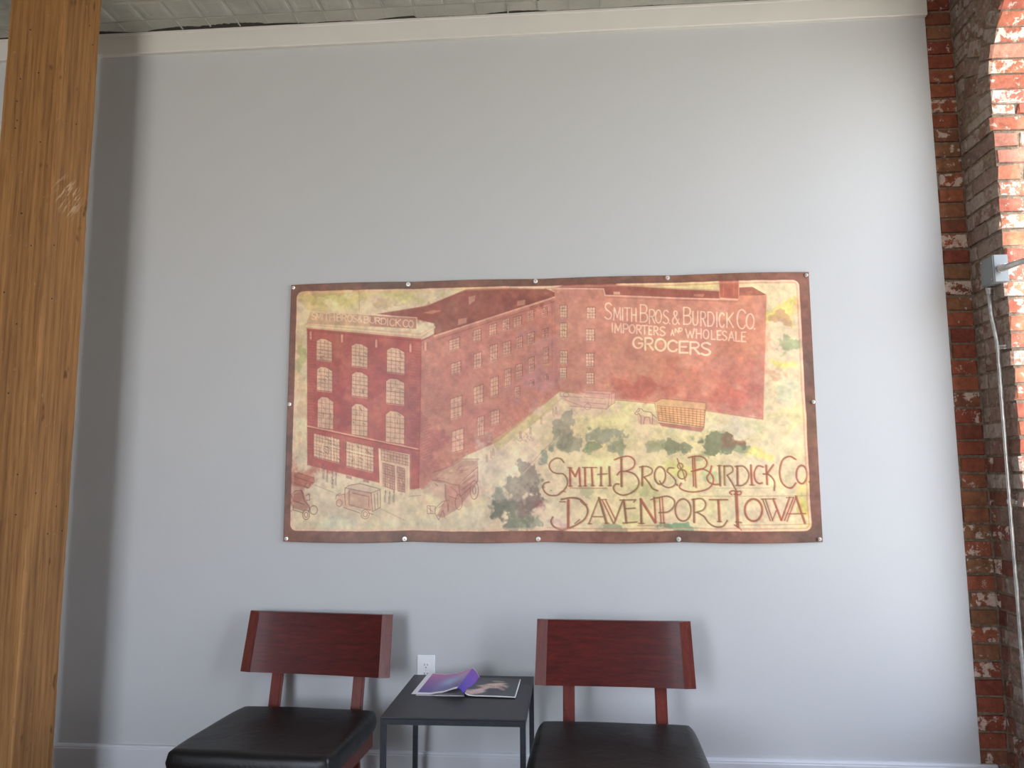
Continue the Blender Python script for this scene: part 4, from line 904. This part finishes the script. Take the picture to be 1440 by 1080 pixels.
# fine pigment mottling of the whole print
nG = fbm(GW, GH, 150, 3, 41, .7); nH = fbm(GW, GH, 26, 5, 42, .65)
mot = 1 + (nC_ - .5) * .20 + (nB - .5) * .12 + (nG - .5) * .16 + (nH - .5) * .16
cv.c[..., 1] *= 1 + (nH - .5) * .07; cv.c[..., 2] *= .95 + (nD_ - .5) * .10
img = np.clip(cv.c * mot[..., None], 0, 255) / 255.
print_lin = np.where(img <= .04045, img / 12.92, ((img + .055) / 1.055) ** 2.4)
print_lin = np.clip(print_lin ** .97 * 1.06, 0, .9)

def grid_print(name, P, colr, mat, parent=None, thick=None):
    """P: h x w x 3 positions, colr: h x w x 3 linear colours"""
    h, w = P.shape[:2]; n = h * w
    co = P.reshape(-1, 3); cl = np.c_[colr.reshape(-1, 3), np.ones(n)]
    idx = np.arange(n).reshape(h, w)
    F = np.stack([idx[:-1, :-1], idx[1:, :-1], idx[1:, 1:], idx[:-1, 1:]], -1).reshape(-1, 4)
    if thick is not None:
        ring = np.concatenate([idx[0, :], idx[1:, -1], idx[-1, -2::-1], idx[-2:0:-1, 0]])
        m = len(ring); back = co[ring] + np.array(thick); co = np.r_[co, back]; cl = np.r_[cl, cl[ring] * .8]
        b = n + np.arange(m); F = np.r_[F, np.stack([ring, np.roll(ring, -1), np.roll(b, -1), b], -1)]
    me = D.meshes.new(name); me.vertices.add(len(co)); me.vertices.foreach_set('co', co.astype(np.float32).ravel())
    me.loops.add(F.size); me.loops.foreach_set('vertex_index', F.astype(np.int32).ravel())
    me.polygons.add(len(F)); me.polygons.foreach_set('loop_start', np.arange(0, F.size, 4, dtype=np.int32))
    me.polygons.foreach_set('use_smooth', np.ones(len(F), bool))
    me.update(calc_edges=True)
    at = me.color_attributes.new('print', 'FLOAT_COLOR', 'POINT'); at.data.foreach_set('color', cl.astype(np.float32).ravel())
    return link(name, me, mat, parent)

banner = empty('banner', (BW / 2, 0, ZW + BH / 2), 'wide printed banner of a red brick grocery warehouse screwed to the grey wall', 'banner')
u, v = np.meshgrid(np.linspace(0, 1, GW), np.linspace(0, 1, GH))
sx_ = np.abs(np.sin(np.pi * u * 4)); edge = np.maximum(np.abs(2 * v - 1) ** 4, 0)
wave = .006 + .006 * sx_ * edge + .003 * np.sin(u * 9 + v * 2)
zz_ = (0.5 - v) * BH - .004 * sx_ * (v > .5) * (2 * v - 1) ** 3 * 1.5 + .002 * sx_ * (v < .5) * (1 - 2 * v) ** 3
P_ = np.stack([(u - .5) * BW, -wave - .001, zz_], -1)
grid_print('printed_sheet', P_, print_lin, M['print'], banner, (0, .0035, 0))
def screw_at(x, z, r=.0105):
    bm = bmesh.new(); n = 18; prof = [(r, 0), (r, .0022), (r * .86, .0034), (r * .5, .0036), (r * .45, .0058), (r * .2, .0064)]
    rings = [[bm.verts.new((q * math.cos(2 * math.pi * k / n), -h_, q * math.sin(2 * math.pi * k / n))) for k in range(n)] for q, h_ in prof]
    for A_, B_ in zip(rings, rings[1:]):
        for k in range(n): bm.faces.new((A_[k], A_[(k + 1) % n], B_[(k + 1) % n], B_[k]))
    bm.faces.new(rings[-1]); bmesh.ops.recalc_face_normals(bm, faces=bm.faces[:])
    me = bm_mesh(bm, 'screw'); o = link('screw', me, M['nickel'], banner, (x, -.0105, z))
    bm = bmesh.new(); add_box(bm, -r * .3, r * .3, -.0069, -.0064, -.0006, .0006); add_box(bm, -.0006, .0006, -.0070, -.0065, -r * .3, r * .3)
    link('screw_cross', bm_mesh(bm), M['slot'], o)
for x in (-.645, -.037, .578): screw_at(x, BH / 2 - .012)
for x in (-.648, -.035, .592): screw_at(x, -BH / 2 + .012)
for x, z in ((-1.207, .595), (1.207, .595), (-1.205, -.597), (1.205, -.597), (-1.209, .03), (1.209, .01)): screw_at(x, z, .0085)

# ------------------------------------------------------------------ side table and magazine
TZ = -.56 + ZW; tx0, tx1, ty0, ty1 = .644, 1.166, -.715, -.118
table = empty('side_table', ((tx0 + tx1) / 2, (ty0 + ty1) / 2, 0), 'black square-legged side table between the two chairs', 'table')
hx, hy = (tx1 - tx0) / 2, (ty1 - ty0) / 2
box('table_top', -hx, hx, -hy, hy, TZ - .006, TZ, M['tabletop'], table, bev=.0015)
bm = bmesh.new(); w = .020
add_box(bm, -hx + .0005, hx - .0005, -hy + .0005, -hy + w, TZ - .026, TZ - .0065); add_box(bm, -hx + .0005, hx - .0005, hy - w, hy - .0005, TZ - .026, TZ - .0065)
add_box(bm, -hx + .0005, -hx + w, -hy + w, hy - w, TZ - .026, TZ - .0065); add_box(bm, hx - w, hx - .0005, -hy + w, hy - w, TZ - .026, TZ - .0065)
link('top_frame', bm_mesh(bm), M['blacksteel'], table)
for sx2 in (-1, 1):
    for sy2 in (-1, 1):
        xa, ya = sx2 * (hx - w / 2 - .0005), sy2 * (hy - w / 2 - .0005)
        box('leg', xa - w / 2, xa + w / 2, ya - w / 2, ya + w / 2, .0, TZ - .0262, M['blacksteel'], table, bev=.0015)
for sx2 in (-1, 1):
    xa = sx2 * (hx - w / 2 - .0005); box('floor_rail', xa - w / 2, xa + w / 2, -hy + w + .001, hy - w - .001, .02, .04, M['blacksteel'], table, bev=.001)

# magazine lying open
mag = empty('magazine', (.912, -.45, TZ), 'open glossy magazine with purple left page lifted, on the side table', 'magazine')
MW, MH = 110, 150
def srgb_lin(a): a = np.clip(a, 0, 255) / 255.; return np.where(a <= .04045, a / 12.92, ((a + .055) / 1.055) ** 2.4)
cl = Canvas(MW, MH, (96, 62, 140))
U, Vv = cl.X / (MW - 1), cl.Y / (MH - 1)       # Vv: 0 = far edge, 1 = near edge
g = np.clip((Vv + (1 - U) * .12), 0, 1)[..., None]
cl.c = (1 - g) * np.array((206, 98, 160)) + g * np.array((62, 50, 140)); cl.c = cl.c.astype(np.float32)
cl.blend(full, np.exp(-(((U - .60) / .22) ** 2 + ((Vv - .45) / .26) ** 2)) * .85, (150, 190, 226))
cl.blend(full, np.exp(-(((U - .78) / .1) ** 2 + ((Vv - .25) / .2) ** 2)) * .5, (196, 150, 190))
cl.blend(full, (U > .86) * .6, (60, 40, 150)); cl.blend(full, ((U < .10) | ((Vv > .93) & (U < .86)) | (Vv < .02)) * 1., (226, 222, 226))
lu, lv = np.meshgrid(np.linspace(0, 1, MW), np.linspace(0, 1, MH))
# ridge near the spine, lifting toward the far edge
far = 1 - lv
hgt = np.interp(lu.ravel(), [0, .35, .6, .8, .88, .95, 1], [.0, .003, .013, .028, .031, .02, .004]).reshape(lu.shape) * (.95 + .35 * far) + .016 * far * (1 - lu)
xl = -.214 + .214 * lu + .018 * far * (1 - lu * .2) - .0 ; xl = xl + far * .012 * lu
yl = .018 * (1 - lu) + far * .262 - .006 * np.sin(lu * 3.1)
sp_ = np.stack([xl, yl, hgt + .0035], -1)
left = grid_print('left_page', sp_[::-1], srgb_lin(cl.c)[::-1], M['page'], mag)
sm = left.modifiers.new('t', 'SOLIDIFY'); sm.thickness = .0016; sm.offset = -1
cr2 = Canvas(MW, MH, (34, 36, 42))
U, Vv = cr2.X / (MW - 1), cr2.Y / (MH - 1)
for (cx2, cy2, ax_, ay_, an, c, a) in ((.52, .35, .26, .07, -.2, (214, 180, 160), .9), (.42, .5, .30, .09, .15, (206, 168, 156), .9), (.60, .42, .22, .05, .1, (226, 196, 170), .8), (.68, .62, .10, .05, .6, (190, 130, 130), .8), (.20, .78, .20, .14, -.4, (212, 176, 170), .9), (.06, .9, .12, .09, 0, (206, 166, 160), .8), (.55, .2, .16, .05, .1, (196, 170, 140), .7), (.3, .62, .16, .08, -.6, (220, 186, 172), .8), (.75, .5, .07, .04, .9, (214, 160, 150), .7)):
    xx_, yy_ = (U - cx2), (Vv - cy2); c_, s_ = math.cos(an), math.sin(an)
    d2 = ((xx_ * c_ + yy_ * s_) / ax_) ** 2 + ((-xx_ * s_ + yy_ * c_) / ay_) ** 2
    cr2.blend(full, np.clip(1.5 - d2 * 1.2, 0, 1) * a * 1.35 * (.75 + .5 * (cr2.n1 - .5)), c)
for k_ in range(9): cr2.stroke([(14 + k_ * 2.2, 112 - k_ * 1.6), (18 + k_ * 2.2, 110 - k_ * 1.6)], .9, (230, 226, 226), .6)
cr2.blend(full, ((U > .975) | (Vv > .975)) * .95, (232, 230, 228))
ru, rv = np.meshgrid(np.linspace(0, 1, MW), np.linspace(0, 1, MH))
rp = np.stack([.200 * ru + .003 * (1 - rv), .268 * (1 - rv) - .012 * ru, .0035 + .012 * np.exp(-ru * 18) + .0015 * np.sin(ru * 3)], -1)
right = grid_print('right_page', rp[::-1], srgb_lin(cr2.c)[::-1], M['page'], mag)
sm = right.modifiers.new('t', 'SOLIDIFY'); sm.thickness = .0030; sm.offset = -1
bm = bmesh.new(); add_box(bm, -.195, -.004, .012, .262, .0002, .0022); link('back_pages', bm_mesh(bm), M['paper'], mag)

# ------------------------------------------------------------------ chairs
def make_chair(cx, cy, rz, PWd, prot, label):
    ch = empty('side_chair', (cx, cy, 0), label, 'chair', 'pair of cherry chairs against the grey wall', rz)
    SZ = -.672 + ZW; SW, SD = .622, .585
    # cushion: rounded, slightly domed, local origin at the middle of its back edge
    bm = bmesh.new(); n = 28; T_ = .085; rows = []
    def sup(t_): return math.copysign(1 - (1 - abs(t_)) , t_)
    def pt(a, b, side):
        # a,b in -1..1 ; superellipse footprint
        k_ = 1 - .045 * (abs(a) ** 6 * abs(b) ** 6)
        x_ = a * SW / 2 * k_ * (1 + .012 * (-b)); y_ = -SD / 2 + b * SD / 2 * k_
        ed = max(abs(a), abs(b)); fall = (max(0, ed - .88) / .12)
        dr = .022 * (1 - math.sqrt(max(0, 1 - fall * fall)))
        dome = .006 * (1 - a * a) * (1 - b * b) + .0022 * noise.noise(Vector((a * 2.2, b * 2.2, rz * 9)))
        if side > 0: z_ = SZ - .004 + dome - dr
        else: z_ = SZ - T_ + dr * .6
        return (x_, y_, z_)
    for side in (1, -1):
        gr = []
        ts = [-1, -.985, -.95, -.9] + [-.88 + 1.76 * i / 20 for i in range(21)] + [.9, .95, .985, 1]
        for b in ts: gr.append([bm.verts.new(pt(a, b, side)) for a in ts])
        m__ = len(ts)
        for i in range(m__ - 1):
            for j in range(m__ - 1): bm.faces.new((gr[i][j], gr[i][j + 1], gr[i + 1][j + 1], gr[i + 1][j]))
        rows.append(gr)
    A_, B_ = rows; m__ = len(A_)
    per = [(0, j) for j in range(m__)] + [(i, m__ - 1) for i in range(1, m__)] + [(m__ - 1, j) for j in range(m__ - 2, -1, -1)] + [(i, 0) for i in range(m__ - 2, 0, -1)]
    mid = []
    for (i, j) in per:
        p = (A_[i][j].co + B_[i][j].co) / 2; c = Vector((0, -SD / 2, p.z)); d = (p - c).normalized(); mid.append(bm.verts.new(p + d * .006))
    for k_ in range(len(per)):
        a_, b_ = per[k_], per[(k_ + 1) % len(per)]; m1, m2 = mid[k_], mid[(k_ + 1) % len(per)]
        bm.faces.new((A_[a_[0]][a_[1]], A_[b_[0]][b_[1]], m2, m1)); bm.faces.new((m1, m2, B_[b_[0]][b_[1]], B_[a_[0]][a_[1]]))
    bmesh.ops.recalc_face_normals(bm, faces=bm.faces[:])
    link('seat_cushion', bm_mesh(bm, 'cushion', True), M['leather'], ch)
    fz0, fz1 = SZ - T_ - .065, SZ - T_ + .002
    bm = bmesh.new(); x_, t_ = SW / 2 - .025, .022
    add_box(bm, -x_, x_, -SD + .02, -SD + .02 + t_, fz0, fz1); add_box(bm, -x_, x_, -.045, -.045 + t_, fz0, fz1)
    add_box(bm, -x_, -x_ + t_, -SD + .02 + t_, -.045, fz0, fz1); add_box(bm, x_ - t_, x_, -SD + .02 + t_, -.045, fz0, fz1)
    for s in (-1, 1): add_box(bm, s * .187 - .020, s * .187 + .020, -.045 + t_, .034, fz0 + .004, fz1 - .006)
    link('seat_frame', bm_mesh(bm), M['cherry_leg'], ch)
    for s in (-1, 1):
        bm = bmesh.new(); xa = s * (x_ + .001 - .0225); ya = -SD + .042
        for z_, h_ in ((0, .016), (fz1 - .003, .0225)): pass
        q = [[bm.verts.new((xa + a * h_, ya + b * h_, z_)) for a, b in ((-1, -1), (1, -1), (1, 1), (-1, 1))] for z_, h_ in ((0, .016), (fz0 - .05, .0225), (fz0 - .001, .0225))]
        for R0, R1 in zip(q, q[1:]):
            for k_ in range(4): bm.faces.new((R0[k_], R0[(k_ + 1) % 4], R1[(k_ + 1) % 4], R1[k_]))
        bm.faces.new(q[0][::-1]); bm.faces.new(q[-1]); bmesh.ops.recalc_face_normals(bm, faces=bm.faces[:])
        link('front_leg', bm_mesh(bm), M['cherry_leg'], ch)
    # raked back posts running down to the floor as rear legs
    zt, zb_ = .848, .596; yt, yb = .108, .053                    # panel: top is further back
    rk = (yt - yb) / (zt - zb_)
    for s in (-1, 1):
        bm = bmesh.new(); xa = s * .187; hw, hd = .024, .015
        path = [(.075, 0.0), (.028, .27), (yb + .032 + (SZ - .02 - zb_) * rk, SZ - .02), (yb + .034, zb_ + .0), (yb + .036 + rk * .19, zb_ + .19)]
        q = []
        for y_, z_ in path: q.append([bm.verts.new((xa + a * hw, y_ + b * hd, z_)) for a, b in ((-1, -1), (1, -1), (1, 1), (-1, 1))])
        for R0, R1 in zip(q, q[1:]):
            for k_ in range(4): bm.faces.new((R0[k_], R0[(k_ + 1) % 4], R1[(k_ + 1) % 4], R1[k_]))
        bm.faces.new(q[0][::-1]); bm.faces.new(q[-1])
        bmesh.ops.recalc_face_normals(bm, faces=bm.faces[:])
        bmesh.ops.bevel(bm, geom=[e_ for e_ in bm.edges if abs((e_.verts[0].co - e_.verts[1].co).z) > .03], offset=.005, segments=2, affect='EDGES')
        link('back_post', bm_mesh(bm), M['cherry_leg'], ch)
    # curved back panel with bevelled end strips
    ST = .045; th = .020
    def sect(xn):   # forward offset of front face
        a = abs(xn) / (PWd / 2); return -.034 * a * a
    def panel(name, xs, mat, endside=0):
        bm = bmesh.new(); rws = []
        for x_ in xs:
            fo = sect(x_)
            if endside:
                a = (abs(x_) - (PWd / 2 - ST)) / ST; fo = sect(x_) - .002 + .011 * a
            bo = sect(x_) + th
            dz = -.006 * (1 - (2 * x_ / PWd) ** 2)
            r1 = []
            for (z_, y_) in ((zb_, yb), (zt, yt)):
                r1.append((x_, y_ + fo, z_ + dz)); r1.append((x_, y_ + bo, z_ + dz))
            rws.append([bm.verts.new(Vector(r1[i])) for i in (0, 2, 3, 1)])
        for R0, R1 in zip(rws, rws[1:]):
            for k_ in range(4): bm.faces.new((R0[k_], R0[(k_ + 1) % 4], R1[(k_ + 1) % 4], R1[k_]))
        bm.faces.new(rws[0]); bm.faces.new(rws[-1][::-1]); bmesh.ops.recalc_face_normals(bm, faces=bm.faces[:])
        for v_ in bm.verts:      # turn the panel slightly about its middle
            x_, y_ = v_.co.x, v_.co.y - .07; c_, s_ = math.cos(prot), math.sin(prot); v_.co.x = x_ * c_ - y_ * s_; v_.co.y = x_ * s_ + y_ * c_ + .07
        for v_ in bm.verts: v_.co.x *= 1 + .026 * (zt - v_.co.z) / (zt - zb_)
        me = bm_mesh(bm, name, True); me.set_sharp_from_angle(angle=.45)
        return link(name, me, mat, ch)
    n = 16; xi = PWd / 2 - ST
    bp = panel('backrest', [-xi + 2 * xi * i / n for i in range(n + 1)], M['cherry'])
    panel('end_strip', [-PWd / 2, -PWd / 2 + ST * .5, -xi - .0003], M['cherry_end'], 1); panel('end_strip', [xi + .0003, PWd / 2 - ST * .5, PWd / 2], M['cherry_end'], 1)
    return ch
make_chair(.212, -.197, math.radians(-3.5), .672, math.radians(-3.0), 'cherry wood chair with black leather seat, left of the side table')
make_chair(1.500, -.318, math.radians(-2.0), .632, 0, 'cherry wood chair with black leather seat, right of the side table')
